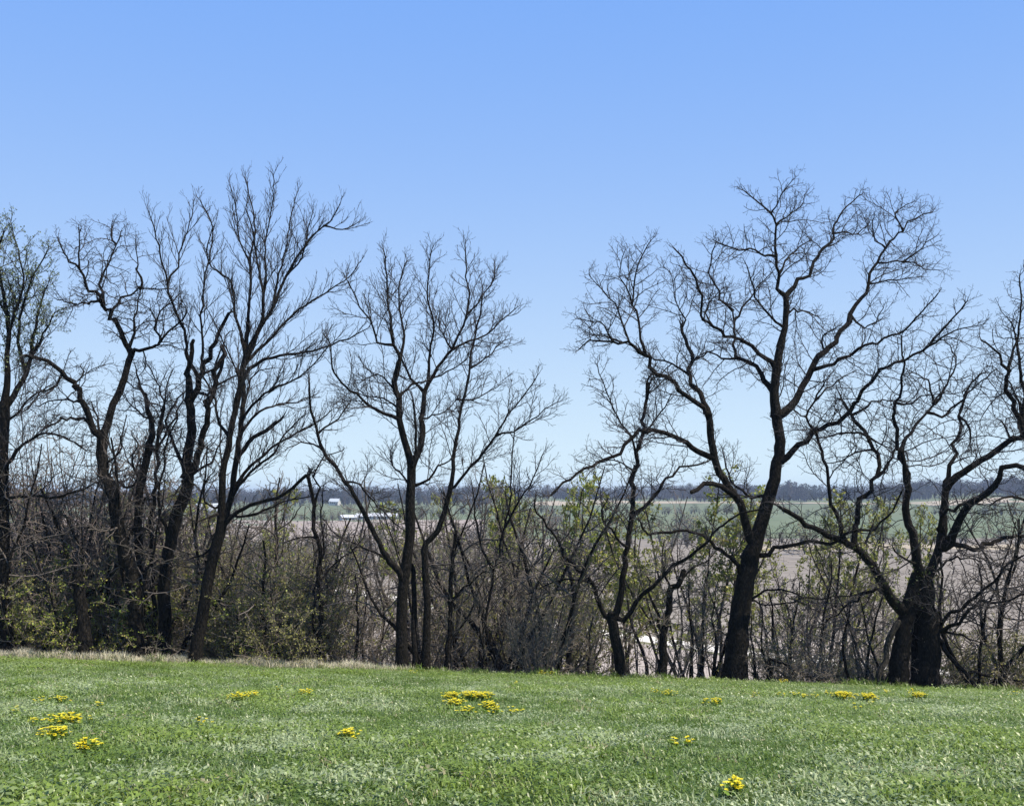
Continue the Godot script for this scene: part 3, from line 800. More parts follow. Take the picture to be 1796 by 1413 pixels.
	limb(T, 7, 3, [228, 614, 234, 586, 241, 545, 246, 511], {"z": 0.4})
	limb(T, 8, 4, [232, 617, 248, 613, 262, 611, 272, 606, 279, 599, 296, 582, 319, 559, 326, 542], {"z": -0.6})
	limb(T, 5, 2.5, [277, 600, 270, 579, 282, 545, 302, 528, 318, 512], {"z": 0.4})
	limb(T, 4, 2.5, [202, 432, 195, 410, 196, 390], {"z": 0.2})
	limb(T, 7, 4, [150, 740, 140, 735, 124, 735, 108, 734, 95, 742, 80, 750], {"z": -1.0})
	limb(T, 5, 3, [140, 710, 126, 703, 108, 700, 85, 703, 68, 712], {"z": 0.6})
	limb(T, 5, 3, [110, 658, 104, 668, 90, 682, 70, 690, 55, 705, 40, 722], {"z": -0.5})
	limb(T, 4, 3, [134, 676, 138, 665, 147, 652, 141, 642], {"z": 0.5})
	limb(T, 6, 3, [172, 770, 174, 745, 165, 720, 160, 705], {"z": 0.8})
	limb(T, 5, 3, [192, 815, 205, 795, 212, 770, 213, 765], {"z": -0.7, "bare": true})
	limb(T, 8, 4, [190, 845, 210, 845, 225, 858, 240, 840], {"z": -0.8})
	finish_tree(T, M.twig)

	# --- the leafing tree at the left edge
	var BUD := BUSHY.duplicate()
	BUD.merge({"leaf": 2, "size": 0.055, "cols": PALE}, true)
	T = start_tree("leafing_tree", 8, 1160, 33.2, "tree just breaking into pale green leaf, cut by the left edge", "bare trees along the lawn edge", BUD, 110)
	limb(T, 26, 20, [12, 1160, 6, 1000, 4, 860, 5, 770, 8, 705], {"from": 0.6, "P": {"leaf": 0}})
	limb(T, 13, 5, [8, 710, 13, 660, 12, 620, 14, 569, 10, 540, 3, 500, -6, 450, 5, 410], {"z": -0.4})
	limb(T, 14, 8, [9, 715, 24, 694, 44, 657, 54, 625], {"z": 0.4})
	limb(T, 8, 4, [54, 627, 61, 575, 73, 525, 83, 500], {"z": 0.4})
	limb(T, 8, 3, [46, 650, 30, 600, 44, 518, 66, 467, 82, 440], {"z": -0.5})
	limb(T, 6, 2.5, [12, 610, 22, 560, 40, 500, 30, 440, 20, 395], {"z": -0.6})
	limb(T, 5, 2.5, [12, 560, -5, 520, -20, 460, -10, 400], {"z": 0.4})
	limb(T, 6, 3, [56, 622, 70, 600, 90, 560, 96, 548], {"z": -0.5})
	limb(T, 6, 3, [5, 740, 30, 725, 60, 690, 90, 675], {"z": -0.8, "P": {"leaf": 0}})
	limb(T, 9, 3, [5, 780, -30, 720, -60, 640, -70, 540], {"z": 0.4})
	limb(T, 8, 3, [4, 830, 40, 780, 80, 760, 120, 770, 150, 790], {"z": -1.2, "P": {"leaf": 0}})
	limb(T, 7, 3, [5, 880, 60, 870, 100, 872, 150, 855, 175, 845], {"z": -1.4, "P": {"leaf": 0}})
	finish_tree(T, M.twig)

	# --- slimmer trees and saplings standing singly
	T = start_tree("slender_tree", 563, 1150, 33.0, "slim dark tree standing alone between the slanting tree and the many stemmed tree", "slender trees in the row", OAK, 111)
	limb(T, 11, 7, [564, 1150, 563, 1111, 561, 1026, 558, 965, 547, 924, 549, 883, 540, 836], {"from": 0.3, "len": 0.7})
	limb(T, 7, 3, [556, 1150, 548, 1100, 552, 1040, 560, 1000, 566, 950, 560, 900, 566, 860], {"trunk": true, "z": 0.3, "from": 0.3, "len": 0.6})
	limb(T, 5, 2.5, [550, 885, 560, 855, 552, 835, 566, 800, 600, 790], {"z": 0.5, "len": 0.6})
	limb(T, 4, 2.5, [561, 1020, 590, 985, 625, 960, 640, 930], {"z": 0.4, "len": 0.6})
	limb(T, 4, 2.5, [556, 950, 530, 940, 500, 950], {"z": -0.4, "len": 0.6})
	finish_tree(T, M.twig)
	T = start_tree("slender_tree", 786, 1166, 33.2, "slim forked tree just right of the many stemmed tree", "slender trees in the row", BUSHY, 112)
	limb(T, 12, 6, [785, 1166, 788, 1100, 790, 1040, 792, 990, 800, 930], {"from": 0.3, "len": 0.7})
	limb(T, 6, 3, [787, 1125, 815, 1090, 832, 1060, 850, 1010], {"z": 0.4, "len": 0.7})
	limb(T, 5, 2.5, [790, 1060, 815, 1030, 845, 1005, 880, 985], {"z": -0.5, "len": 0.7})
	finish_tree(T, M.brush)
	T = start_tree("slender_tree", 868, 1164, 33.6, "thin sapling with a long straight stem left of the spreading bush", "slender trees in the row", BUSHY, 113)
	limb(T, 7, 3, [842, 1164, 848, 1100, 860, 1040, 870, 985, 885, 924, 896, 866, 899, 788, 903, 750], {"from": 0.25, "len": 0.8})
	limb(T, 6, 3, [866, 1000, 845, 960, 835, 920, 832, 880, 828, 850], {"z": 0.7})
	limb(T, 5, 2.5, [885, 930, 905, 890, 930, 850, 950, 800], {"z": -0.7})
	finish_tree(T, M.twig)
	T = start_tree("slender_tree", 1163, 1181, 33.0, "short twin stemmed tree right of the low forked tree", "slender trees in the row", OAK, 114)
	limb(T, 18, 10, [1162, 1181, 1165, 1110, 1172, 1070, 1175, 1039, 1186, 1026, 1200, 1000], {"from": 0.4, "len": 0.7})
	limb(T, 8, 4, [1164, 1110, 1153, 1075, 1142, 1050, 1135, 1010], {"z": 0.3, "len": 0.7})
	limb(T, 6, 3, [1176, 1040, 1166, 1010, 1160, 985, 1165, 950], {"z": -0.4, "len": 0.7})
	limb(T, 5, 3, [1190, 1020, 1215, 995, 1240, 985, 1260, 960], {"z": 0.6, "len": 0.7})
	finish_tree(T, M.brush)
	var stems := [[1212, 1184, 1210, 1000, 7, "left of three thin upright stems beside the tallest trunk"], [1229, 1185, 1238, 1010, 7, "middle one of three thin upright stems beside the tallest trunk"], [1251, 1186, 1256, 1040, 8, "dark one of three thin stems, closest to the tallest trunk"],
		[1323, 1188, 1318, 1080, 7, "thin dark sapling touching the right side of the tallest trunk"], [1352, 1190, 1345, 1120, 6, "short dark sapling a little right of the tallest trunk"], [1030, 1176, 1040, 1080, 6, "thin dark sapling left of the low forked tree"], [845, 1165, 842, 1060, 8, "dark upright sapling behind the long straight stem"], [405, 1150, 425, 1050, 8, "dark sapling right of the slanting tree's foot"], [455, 1152, 480, 1030, 7, "leaning sapling amid leafy brush right of the slanting tree"]]
	for s in stems:
		T = start_tree("sapling", s[0], s[1], 33.3 + 0.02 * (int(s[0]) % 40), s[5], "saplings in the row", BUSHY, 300 + int(s[0]))
		limb(T, s[4], 2.5, [s[0], s[1], lerpf(s[0], s[2], 0.3) + 3, lerpf(s[1], s[3], 0.35), lerpf(s[0], s[2], 0.7) - 3, lerpf(s[1], s[3], 0.7), s[2], s[3]], {"from": 0.25, "len": 0.6})
		finish_tree(T, M.brush)
	# --- the black stump
	T = start_tree("tree_stump", 146, 1152, 32.65, "tall black broken stump in the brush at the left", "", OAK, 115)
	T.node.set_meta("category", "stump")
	limb(T, 27, 21, [150, 1152, 146, 1110, 141, 1060, 136, 1020, 137, 1006], {"bare": true})
	limb(T, 7, 4, [138, 1012, 130, 1000, 128, 990], {"bare": true})
	finish_tree(T, M.twig)
	# --- wood lying about
	T = start_tree("fallen_branch", 1760, 1196, 33.2, "long dark fallen branch on the ground at the right edge", "", OAK, 116)
	T.node.set_meta("category", "fallen branch")
	limb(T, 8, 5, [1700, 1180, 1730, 1184, 1765, 1191, 1810, 1197], {"noflare": true, "bare": true})
	finish_tree(T, M.twig)
	T = start_tree("leaning_log", 1556, 1190, 32.7, "bare log leaning against the left oak trunk", "", OAK, 117, M.log_bark)
	T.node.set_meta("category", "log")
	limb(T, 10, 12, [1538, 1190, 1548, 1155, 1562, 1120, 1577, 1090], {"noflare": true, "bare": true})
	finish_tree(T, M.twig)
	T = start_tree("fallen_branch", 1420, 1192, 33.0, "dark fallen branch with side shoots lying right of the tallest trunk", "", OAK, 118)
	T.node.set_meta("category", "fallen branch")
	limb(T, 9, 5, [1352, 1155, 1380, 1172, 1410, 1186, 1450, 1193], {"noflare": true, "len": 0.5, "from": 0.1})
	finish_tree(T, M.brush)

# ---------------------------------------------------------------- shrubs and the trees down the slope
func plant_model(P: Dictionary, seed_: int) -> Dictionary:
	rng.seed = seed_
	var o := Node3D.new()
	var tw := Geo.new()
	var lf := Geo.new()
	for k in P.stems:
		var a: float = TAU * (k + rng.randf_range(-0.3, 0.3)) / P.stems
		var lean: float = P.lean * rng.randf_range(0.3, 1.2)
		var h: float = P.h * rng.randf_range(0.7, 1.05)
		var r: float = P.r0 * rng.randf_range(0.7, 1.15)
		var g := Geo.new()
		var from: Vector3 = Vector3(cos(a), 0, sin(a)) * P.foot * rng.randf() - Vector3(0, 0.25, 0)
		var path := shoot(g, from, Vector3(cos(a) * lean, 1, sin(a) * lean), h, r, r * 0.25, 9, P.bend, P.get("stem_up", 0.05), 6)
		put(P.get("stem", "stem"), g.mesh(), P.bark, o)
		twigs(tw, lf, path, r, r * 0.25, 0, P, P.get("from", 0.15), 1.0)
	put("twigs", tw.mesh(), P.twig, o, true)
	if lf.v.size():
		put("leaves", lf.mesh(), M.leaf, o, true)
	var top := 0.0
	for p in tw.v:
		top = maxf(top, p.y)
	return {"node": o, "h": top}

var models := {}
var placed := []     # px, row, text, node: to be told apart at the end

func build_models() -> void:
	var base := {"bark": M.pale_bark, "twig": M.brush, "stems": 7, "lean": 0.7, "h": 2.6, "r0": 0.024, "foot": 0.3, "bend": 0.2, "L": [1.15, 0.5, 0.22], "sp": [0.2, 0.14, 0.1], "r": [0.012, 0.009, 0.0065], "ang": 1.05, "crook": 0.42, "up": 0.05}
	var kinds := {
		"bare brown shrub": [{}, {"stems": 6, "lean": 1.0, "ang": 1.15, "crook": 0.5}],
		"olive leaved shrub": [{"leaf": 5, "size": 0.04, "cols": [Color(.20, .215, .05), Color(.27, .26, .075), Color(.14, .15, .04), Color(.30, .27, .10)]}, {"leaf": 5, "size": 0.038, "lean": 0.9, "cols": [Color(.24, .24, .065), Color(.17, .18, .05), Color(.29, .28, .10)]}],
		"fresh green shrub": [{"leaf": 6, "size": 0.042, "stems": 6, "cols": SPRING}, {"leaf": 5, "size": 0.042, "lean": 0.9, "cols": [Color(.23, .29, .05), Color(.30, .33, .07), Color(.17, .21, .04)]}],
		"reddish twiggy bush": [{"bark": M.bark, "twig": M.brush_red, "stems": 9, "lean": 0.8, "h": 4.2, "from": 0.3, "r": [0.011, 0.008, 0.006],  "sp": [0.2, 0.14, 0.1], "ang": 1.0, "crook": 0.4, "up": 0.02}],
		"dark tangled tree": [{"stem": "trunk", "stems": 3, "lean": 0.5, "h": 5.2, "r0": 0.062, "foot": 0.3, "bend": 0.2, "bark": M.bark, "twig": M.brush_dark, "L": [1.7, 0.8, 0.36], "sp": [0.24, 0.19, 0.13], "r": [0.026, 0.014, 0.009], "ang": 1.0, "crook": 0.45, "from": 0.4}, {"stem": "trunk", "stems": 2, "lean": 0.7, "h": 5.0, "r0": 0.06, "foot": 0.3, "bend": 0.26, "bark": M.bark, "twig": M.brush_dark, "L": [1.9, 0.85, 0.36], "sp": [0.24, 0.18, 0.13], "r": [0.028, 0.014, 0.009], "ang": 1.1, "crook": 0.5, "up": 0.02, "from": 0.42}],
		"fan shaped bare bush": [{"stems": 13, "lean": 0.95, "h": 2.6, "r0": 0.03, "foot": 0.35, "bend": 0.07, "ang": 0.5, "stem_up": 0.1}],
		"upright thin stems": [{"stems": 3, "lean": 0.12, "h": 3.4, "r0": 0.032, "foot": 0.5, "bend": 0.06, "L": [0.6, 0.3, 0.15], "sp": [0.32, 0.2, 0.12], "from": 0.25}],
		"low bramble": [{"stems": 9, "lean": 1.3, "h": 1.5, "r0": 0.012, "bend": 0.2, "stem_up": -0.1, "L": [0.5, 0.26, 0.13], "leaf": 1, "size": 0.04, "cols": [Color(.10, .11, .04), Color(.13, .10, .06)]}, {"stems": 8, "lean": 1.1, "h": 1.3, "r0": 0.012, "bend": 0.25, "stem_up": -0.12, "L": [0.5, 0.26, 0.13]}],
		"young tree in fresh leaf": [{"stem": "trunk", "bark": M.bark, "stems": 2, "lean": 0.22, "h": 7.0, "r0": 0.06, "foot": 0.15, "bend": 0.14, "L": [1.6, 0.8, 0.38], "sp": [0.24, 0.19, 0.15], "r": [0.03, 0.014, 0.009], "ang": 1.0, "leaf": 14, "size": 0.075, "cols": SPRING, "from": 0.58}, {"stem": "trunk", "bark": M.bark, "stems": 4, "lean": 0.35, "h": 6.5, "r0": 0.055, "foot": 0.2, "bend": 0.15, "L": [1.4, 0.75, 0.38], "sp": [0.24, 0.19, 0.15], "r": [0.028, 0.014, 0.009], "ang": 1.0, "leaf": 12, "size": 0.07, "cols": [Color(.22, .25, .05), Color(.26, .26, .07), Color(.18, .20, .05)], "from": 0.55}],
		"bare grey thicket tree": [{"twig": M.brush_grey, "stem": "trunk", "stems": 5, "lean": 0.6, "h": 6.5, "r0": 0.065, "foot": 0.5, "bend": 0.16, "L": [2.2, 1.0, 0.5], "sp": [0.3, 0.24, 0.16], "r": [0.026, 0.014, 0.010], "ang": 0.95, "crook": 0.34, "from": 0.25}, {"twig": M.brush_grey, "stem": "trunk", "stems": 6, "lean": 0.8, "h": 5.5, "r0": 0.055, "foot": 0.7, "bend": 0.2, "L": [1.9, 0.9, 0.45], "sp": [0.3, 0.22, 0.16], "r": [0.026, 0.014, 0.010], "ang": 1.0, "crook": 0.4, "from": 0.1}],
	}
	var n := 500
	for called in kinds:
		models[called] = []
		for over in kinds[called]:
			var P := base.duplicate()
			P.merge(over, true)
			n += 1
			models[called].append(plant_model(P, n))

func plant(kind: String, px: float, top: float, depth: float) -> void:
	var list: Array = models[kind]
	var model: Dictionary = list[rng.randi() % list.size()]
	var o: Node3D = model.node.duplicate()
	var b := at(px, 1000, depth)
	b.y = ground(b.x, depth)
	var h: float = at(px, top, depth).y - b.y
	o.name = numbered("young_tree" if kind.begins_with("young") else "thicket_tree" if kind.begins_with("bare grey") else "tangled_tree" if kind.begins_with("dark") else "bramble" if kind.ends_with("bramble") else "sapling_clump" if kind.ends_with("stems") else "shrub")
	add_child(o, true)
	o.position = b
	o.rotation.y = rng.randf() * TAU
	var s: float = h / model.h
	var w := clampf(s, 0.75, 1.6) * rng.randf_range(0.9, 1.15)
	o.scale = Vector3(w, s, w)
	o.set_meta("category", "tree" if kind.ends_with("tree") or kind.begins_with("young") else "shrub")
	placed.append([px, depth, kind, o])

func zone(x0: float, x1: float, count: int, d0: float, d1: float, t0: float, t1: float, kinds: Array) -> void:
	for k in count:
		plant(kinds[rng.randi() % kinds.size()], lerpf(x0, x1, (k + rng.randf()) / count), rng.randf_range(t0, t1), rng.randf_range(d0, d1))

func build_brush() -> void:
	build_models()
	rng.seed = 77
	var A := "bare brown shrub"
	var B := "olive leaved shrub"
	var C := "fresh green shrub"
	var D := "reddish twiggy bush"
	var E := "upright thin stems"
	var F := "low bramble"
	var Y := "young tree in fresh leaf"
	var Z := "bare grey thicket tree"
	zone(-70, 330, 11, 33.9, 35.2, 930, 1040, [A, B, C, C])
	zone(-70, 330, 8, 35.0, 38.5, 880, 970, [A, B, B, C])
	zone(-100, 200, 14, 34.6, 37.5, 690, 840, [D, D, D, A])
	zone(370, 560, 9, 33.6, 35.2, 940, 1050, [A, B, B, C])
	zone(360, 560, 8, 35.0, 38.5, 880, 970, [A, B, B])
	zone(575, 690, 3, 33.2, 36.0, 1050, 1110, [A, A, E])
	zone(755, 1020, 4, 33.3, 35.0, 980, 1080, [A, E])
	zone(755, 1030, 6, 35.0, 38.5, 890, 990, [A, A, B])
	plant("fan shaped bare bush", 947, 1010, 33.0)
	zone(1110, 1285, 5, 33.1, 35.5, 1000, 1100, [E, A, E])
	zone(1325, 1560, 8, 33.1, 36.5, 1020, 1130, [A, A, B])
	zone(1645, 1860, 5, 33.2, 36.5, 1060, 1130, [C, A, B])
	for b in [-40, 30, 90, 230, 275, 395, 430, 480, 525]:
		plant(F, b, rng.randf_range(1095, 1125), rng.randf_range(32.8, 33.4))
	zone(740, 1010, 3, 32.75, 33.4, 1110, 1140, [F])
	zone(1320, 1860, 8, 32.75, 33.4, 1130, 1160, [F])
	var X := "dark tangled tree"
	for k in [[70, 710], [130, 745], [200, 750], [258, 700], [308, 770], [350, 800], [455, 770], [-30, 800], [40, 770], [95, 790], [165, 850], [215, 880], [285, 830], [320, 860], [440, 850], [490, 870], [530, 880], [625, 930], [640, 985], [770, 870], [815, 800], [845, 830], [890, 800], [935, 780], [980, 800], [1150, 940], [1250, 930], [1375, 980], [1430, 930], [1500, 970], [1550, 1000], [1690, 900], [1730, 850], [1765, 820], [1800, 860]]:
		plant(X, k[0], k[1], rng.randf_range(33.8, 37.5))
	# trees and thickets down the slope
	zone(-60, 560, 16, 40, 56, 810, 890, [Z, Z, Z, Z, Y])
	zone(570, 760, 4, 44, 62, 915, 960, [Z, Z, Y])
	zone(750, 1020, 12, 40, 58, 820, 910, [Z, Z, Z, Z, Y])
	for k in [[1195, 818, 45], [1145, 850, 50], [1075, 885, 48], [1240, 875, 43], [955, 862, 55], [1395, 905, 50], [1430, 862, 46], [1545, 885, 54], [640, 945, 58], [475, 925, 43], [310, 895, 48]]:
		plant(Y, k[0], k[1], k[2])
	zone(1030, 1290, 1, 42, 56, 850, 930, [Y])
	zone(1350, 1560, 4, 42, 56, 920, 1010, [Y, Z])
	zone(1600, 1850, 2, 42, 52, 980, 1040, [Z])
	name_plants()

func name_plants() -> void:
	var marks := [[8, "the leafing tree"], [146, "the black stump"], [238, "the crooked oak"], [300, "the broken topped tree"], [345, "the slanting tree"], [563, "the slim lone tree"], [715, "the many stemmed tree"], [1085, "the low forked tree"], [1294, "the tallest tree"], [1600, "the twin trunked oak"], [1840, "the right edge tree"]]
	var ordinal := ["nearest", "second", "third", "fourth", "fifth", "sixth", "seventh", "eighth", "ninth", "tenth", "eleventh", "twelfth"]
	var bins := {}
	for p in placed:
		var best: Array = marks[0]
		for m in marks:
			if absf(m[0] - p[0]) < absf(best[0] - p[0]):
				best = m
		var row := "at the lawn edge" if p[1] < 35.0 else "behind the row" if p[1] < 39.0 else "down the slope"
		var key := "%s|%s|%s|%s" % [p[2], row, "left" if p[0] < best[0] else "right", best[1]]
		if not bins.has(key):
			bins[key] = []
		bins[key].append([absf(p[0] - best[0]), p[3]])
	for key in bins:
		var b: Array = bins[key]
		b.sort_custom(func(x, y): return x[0] < y[0])
		var w: PackedStringArray = (key as String).split("|")
		for k in b.size():
			var o: Node3D = b[k][1]
			var which: String = "" if b.size() == 1 else ", " + ordinal[mini(k, ordinal.size() - 1)]
			o.set_meta("label", "%s %s%s %s of %s" % [w[0], w[1], which, w[2], w[3]])
			o.set_meta("group", w[0] + "s in the tree row")

# ---------------------------------------------------------------- the far side of the valley
func far_tree(seed_: int, tall: float, wide: float) -> ArrayMesh:
	rng.seed = seed_
	var g := Geo.new()
	var P := {"size": 0.9, "cols": [Color(.9, .9, .9), Color(1, 1, 1), Color(1.1, 1.05, 1.0)]}
	for k in 190:
		var q := Vector3(rng.randfn(0, 0.42), 0, rng.randfn(0, 0.42))
		var y := rng.randf_range(-1, 1)
		q *= sqrt(maxf(0.05, 1.0 - y * y))
		leaf_at(g, Vector3(q.x * wide, tall * (0.58 + 0.40 * y), q.z * wide), P)
	for k in 6:
		var a := k * 1.05
		g.leaf(Vector3(cos(a) * 0.1, 0, sin(a) * 0.1), Vector3(cos(a) * 0.4, tall * 0.7, sin(a) * 0.4), Vector3(-sin(a), 0, cos(a)) * 0.2, Color(.8, .8, .8))
	return g.mesh()

func scatter(called: String, label: String, mesh: Mesh, mat: Material, where: Array[Transform3D], cols: PackedColorArray, structure := false) -> void:
	var mm := MultiMesh.new()
	mm.transform_format = MultiMesh.TRANSFORM_3D
	mm.use_colors = true
	mm.mesh = mesh
	mm.instance_count = where.size()
	for k in where.size():
		mm.set_instance_transform(k, where[k])
		mm.set_instance_color(k, cols[k])
	var o := MultiMeshInstance3D.new()
	o.name = numbered(called)
	o.multimesh = mm
	o.material_override = mat
	add_child(o, true)
	tag(o, label, "", "", "stuff")

func wood(called: String, label: String, mesh: Mesh, seed_: int, count: int, x0: float, x1: float, d0: float, d1: float, s0: float, s1: float, cols: Array) -> void:
	rng.seed = seed_
	var tr: Array[Transform3D] = []
	var cc := PackedColorArray()
	for k in count:
		var d := rng.randf_range(d0, d1)
		var x := rng.randf_range(x0, x1)
		if d < d0 + (d1 - d0) * (0.35 + 0.6 * bumps.get_noise_2d(x * 0.22, 700.0)) and count > 450:
			continue
		var s := rng.randf_range(s0, s1) * (1.0 + 0.3 * bumps.get_noise_2d(x * 0.3, d * 0.3) + 0.35 * bumps.get_noise_2d(x * 1.3, d * 0.2))
		tr.append(Transform3D(Basis(Vector3.UP, rng.randf() * TAU).scaled(Vector3(s * 1.2, s, s * 1.2)), Vector3(x, ground(x, d) - 0.3, -d)))
		cc.append((cols[rng.randi() % cols.size()] as Color) * rng.randf_range(0.8, 1.2))
	scatter(called, label, mesh, M.farleaf, tr, cc)

func build_far() -> void:
	M.farleaf = leafy(0.9, 0.3, 0.1)
	var a := far_tree(900, 13.0, 5.5)
	var b := far_tree(901, 15.0, 3.6)
	var bare := [Color(.055, .05, .055), Color(.07, .06, .062), Color(.045, .045, .052), Color(.05, .055, .04)]
	var dark := [Color(.03, .038, .03), Color(.05, .05, .05), Color(.06, .055, .055)]
	wood("distant_wood", "dark wooded ridge along the horizon behind the whole tree row", a, 31, 3400, -950, 1100, 1040, 1340, 0.75, 1.2, bare)
	wood("distant_wood", "darker wood edge below the ridge at the left of the middle", b, 32, 700, -460, -20, 850, 1100, 0.55, 1.0, dark)
	wood("distant_wood", "dark wood block on the ridge at the right", b, 33, 900, 280, 1000, 1120, 1180, 0.9, 1.2, dark)
	wood("hedgerow", "grey bare hedgerow across the valley beyond the brown field at the right", a, 34, 160, 60, 460, 392, 402, 0.22, 0.42, [Color(.11, .10, .09), Color(.09, .09, .07)])
	wood("hedgerow", "greenish hedgerow between the far fields in the middle", a, 35, 140, -120, 420, 735, 750, 0.3, 0.55, [Color(.09, .095, .06), Color(.08, .075, .07)])
	wood("hedgerow", "brown hedgerow below the white roofed barn", a, 36, 150, -330, -40, 655, 665, 0.25, 0.5, [Color(.10, .09, .08), Color(.10, .10, .06)])
	wood("valley_scrub", "grey brown bare scrub on the valley floor left of the gravel track", a, 37, 420, -105, -34, 95, 175, 0.10, 0.2, [Color(.13, .115, .095), Color(.12, .12, .06), Color(.11, .095, .08)])
	wood("valley_scrub", "grey bare scrub beyond the gravel track at the left", a, 38, 260, -150, -10, 240, 330, 0.25, 0.5, [Color(.12, .105, .09), Color(.11, .11, .06)])
	wood("valley_trees", "scattered bare and budding trees on the valley floor left of the middle", a, 39, 130, -190, 10, 190, 400, 0.4, 0.75, [Color(.13, .115, .095), Color(.15, .15, .07), Color(.11, .10, .085)])
	wood("valley_trees", "budding trees along the field edges behind the low forked tree", a, 40, 80, 0, 110, 300, 560, 0.35, 0.7, [Color(.13, .12, .09), Color(.16, .17, .07), Color(.11, .10, .085)])
	wood("valley_trees", "few grey trees dotted over the green fields at the right", a, 41, 40, 120, 520, 470, 900, 0.3, 0.6, [Color(.10, .10, .08), Color(.13, .14, .07)])
	# farm buildings
	farm("long_barn", "long low white roofed barn seen between the stems left of middle", "barn", 661, 913, 655, 23, 9, 2.0, 1.6, M.wall_grey, M.roof_white, 7, 0.12)
	farm("farm_shed", "small white roofed shed left of the long barn", "shed", 611, 912, 650, 9, 7, 1.8, 1.4, M.wall_white, M.roof_white, 2, 0.3)
	farm("farmhouse", "small white house alone below the left part of the ridge", "house", 587, 893, 960, 8, 7, 3.2, 2.4, M.wall_white, M.roof_grey, 3, -0.2)
	farm("farmhouse", "white house with pale roof by the ridge wood behind the middle", "house", 820, 880, 1100, 11, 8, 4.0, 2.6, M.wall_white, M.roof_grey, 4, 0.25)
	farm("farm_shed", "white shed beside the house by the ridge wood", "shed", 841, 876, 1110, 9, 7, 3.5, 2.5, M.wall_white, M.roof_white, 2, 0.0)
	farm("grey_barn", "wide pale blue grey roofed barn behind the slanting tree", "barn", 366, 905, 690, 15, 12, 3.6, 4.0, M.wall_grey, M.roof_grey, 4, 0.5)
	# poles
	for p in [[1499, 846, 520, 15.5, "tall thin pole right of the tallest tree against the sky"], [1560, 866, 700, 9.0, "short thin pole beyond the green crop field"]]:
		var base := at(p[0], p[1], p[2])
		base.y = ground(base.x, p[2])
		var o := thing("utility_pole", base, p[4], "pole", "poles across the valley")
		var g := Geo.new()
		g.tube(PackedVector3Array([Vector3(0, -0.5, 0), Vector3(0, p[3] * 0.5, 0), Vector3(0, p[3] + 9, 0)]), PackedFloat32Array([0.2, 0.17, 0.13]), 8)
		put("mast", g.mesh(), M.bark, o)
		var h := Geo.new()
		h.box(Vector3(-1.1, p[3] + 7.6, -0.07), Vector3(1.1, p[3] + 7.8, 0.07))
		put("crossarm", h.mesh(), M.bark, o)

func farm(called: String, label: String, cat: String, px: float, py: float, d: float, w: float, l: float, wall_h: float, roof_h: float, wall: Material, roof: Material, n_win: int, turn: float) -> void:
	var b := at(px, py, d)
	b.y = ground(b.x, d) - 0.1
	var o := thing(called, b, label, cat, "farm buildings across the valley")
	o.rotation.y = turn
	var g := Geo.new()
	var x := w / 2
	var z := l / 2
	g.box(Vector3(-x, 0, -z), Vector3(x, wall_h, z))
	for s in [-1, 1]:     # gables
		var f := g.v.size()
		g.v.append_array([Vector3(s * x, wall_h, -z), Vector3(s * x, wall_h, z), Vector3(s * x, wall_h + roof_h, 0)])
		g.n.append_array([Vector3(s, 0, 0), Vector3(s, 0, 0), Vector3(s, 0, 0)])
		g.i.append_array([f, f + 1, f + 2] if s > 0 else [f, f + 2, f + 1])
	put("wall", g.mesh(), wall, o)
	var r := Geo.new()
	var e := 0.5
	var drop := roof_h / z * e
	for t in [0.05, 0.25]:
		var y0: float = wall_h - drop + t
		var y1: float = wall_h + roof_h + t
		r.quad(Vector3(-x - e, y0, z + e), Vector3(x + e, y0, z + e), Vector3(x + e, y1, 0), Vector3(-x - e, y1, 0))
		r.quad(Vector3(x + e, y0, -z - e), Vector3(-x - e, y0, -z - e), Vector3(-x - e, y1, 0), Vector3(x + e, y1, 0))
	put("roof", r.mesh(), roof, o)
	for k in n_win:
		var h := Geo.new()
		var cx := lerpf(-x, x, (k + 1.0) / (n_win + 2.0))
		h.box(Vector3(cx - 0.5, wall_h * 0.4, z - 0.1), Vector3(cx + 0.5, wall_h * 0.8, z + 0.03))
		put("window", h.mesh(), M.dark_glass, o)
	var q := Geo.new()
	var dx := lerpf(-x, x, (n_win + 1.0) / (n_win + 2.0))
	q.box(Vector3(dx - 0.6, 0, z - 0.1), Vector3(dx + 0.6, minf(2.1, wall_h * 0.85), z + 0.04))
	put("door", q.mesh(), M.door, o)

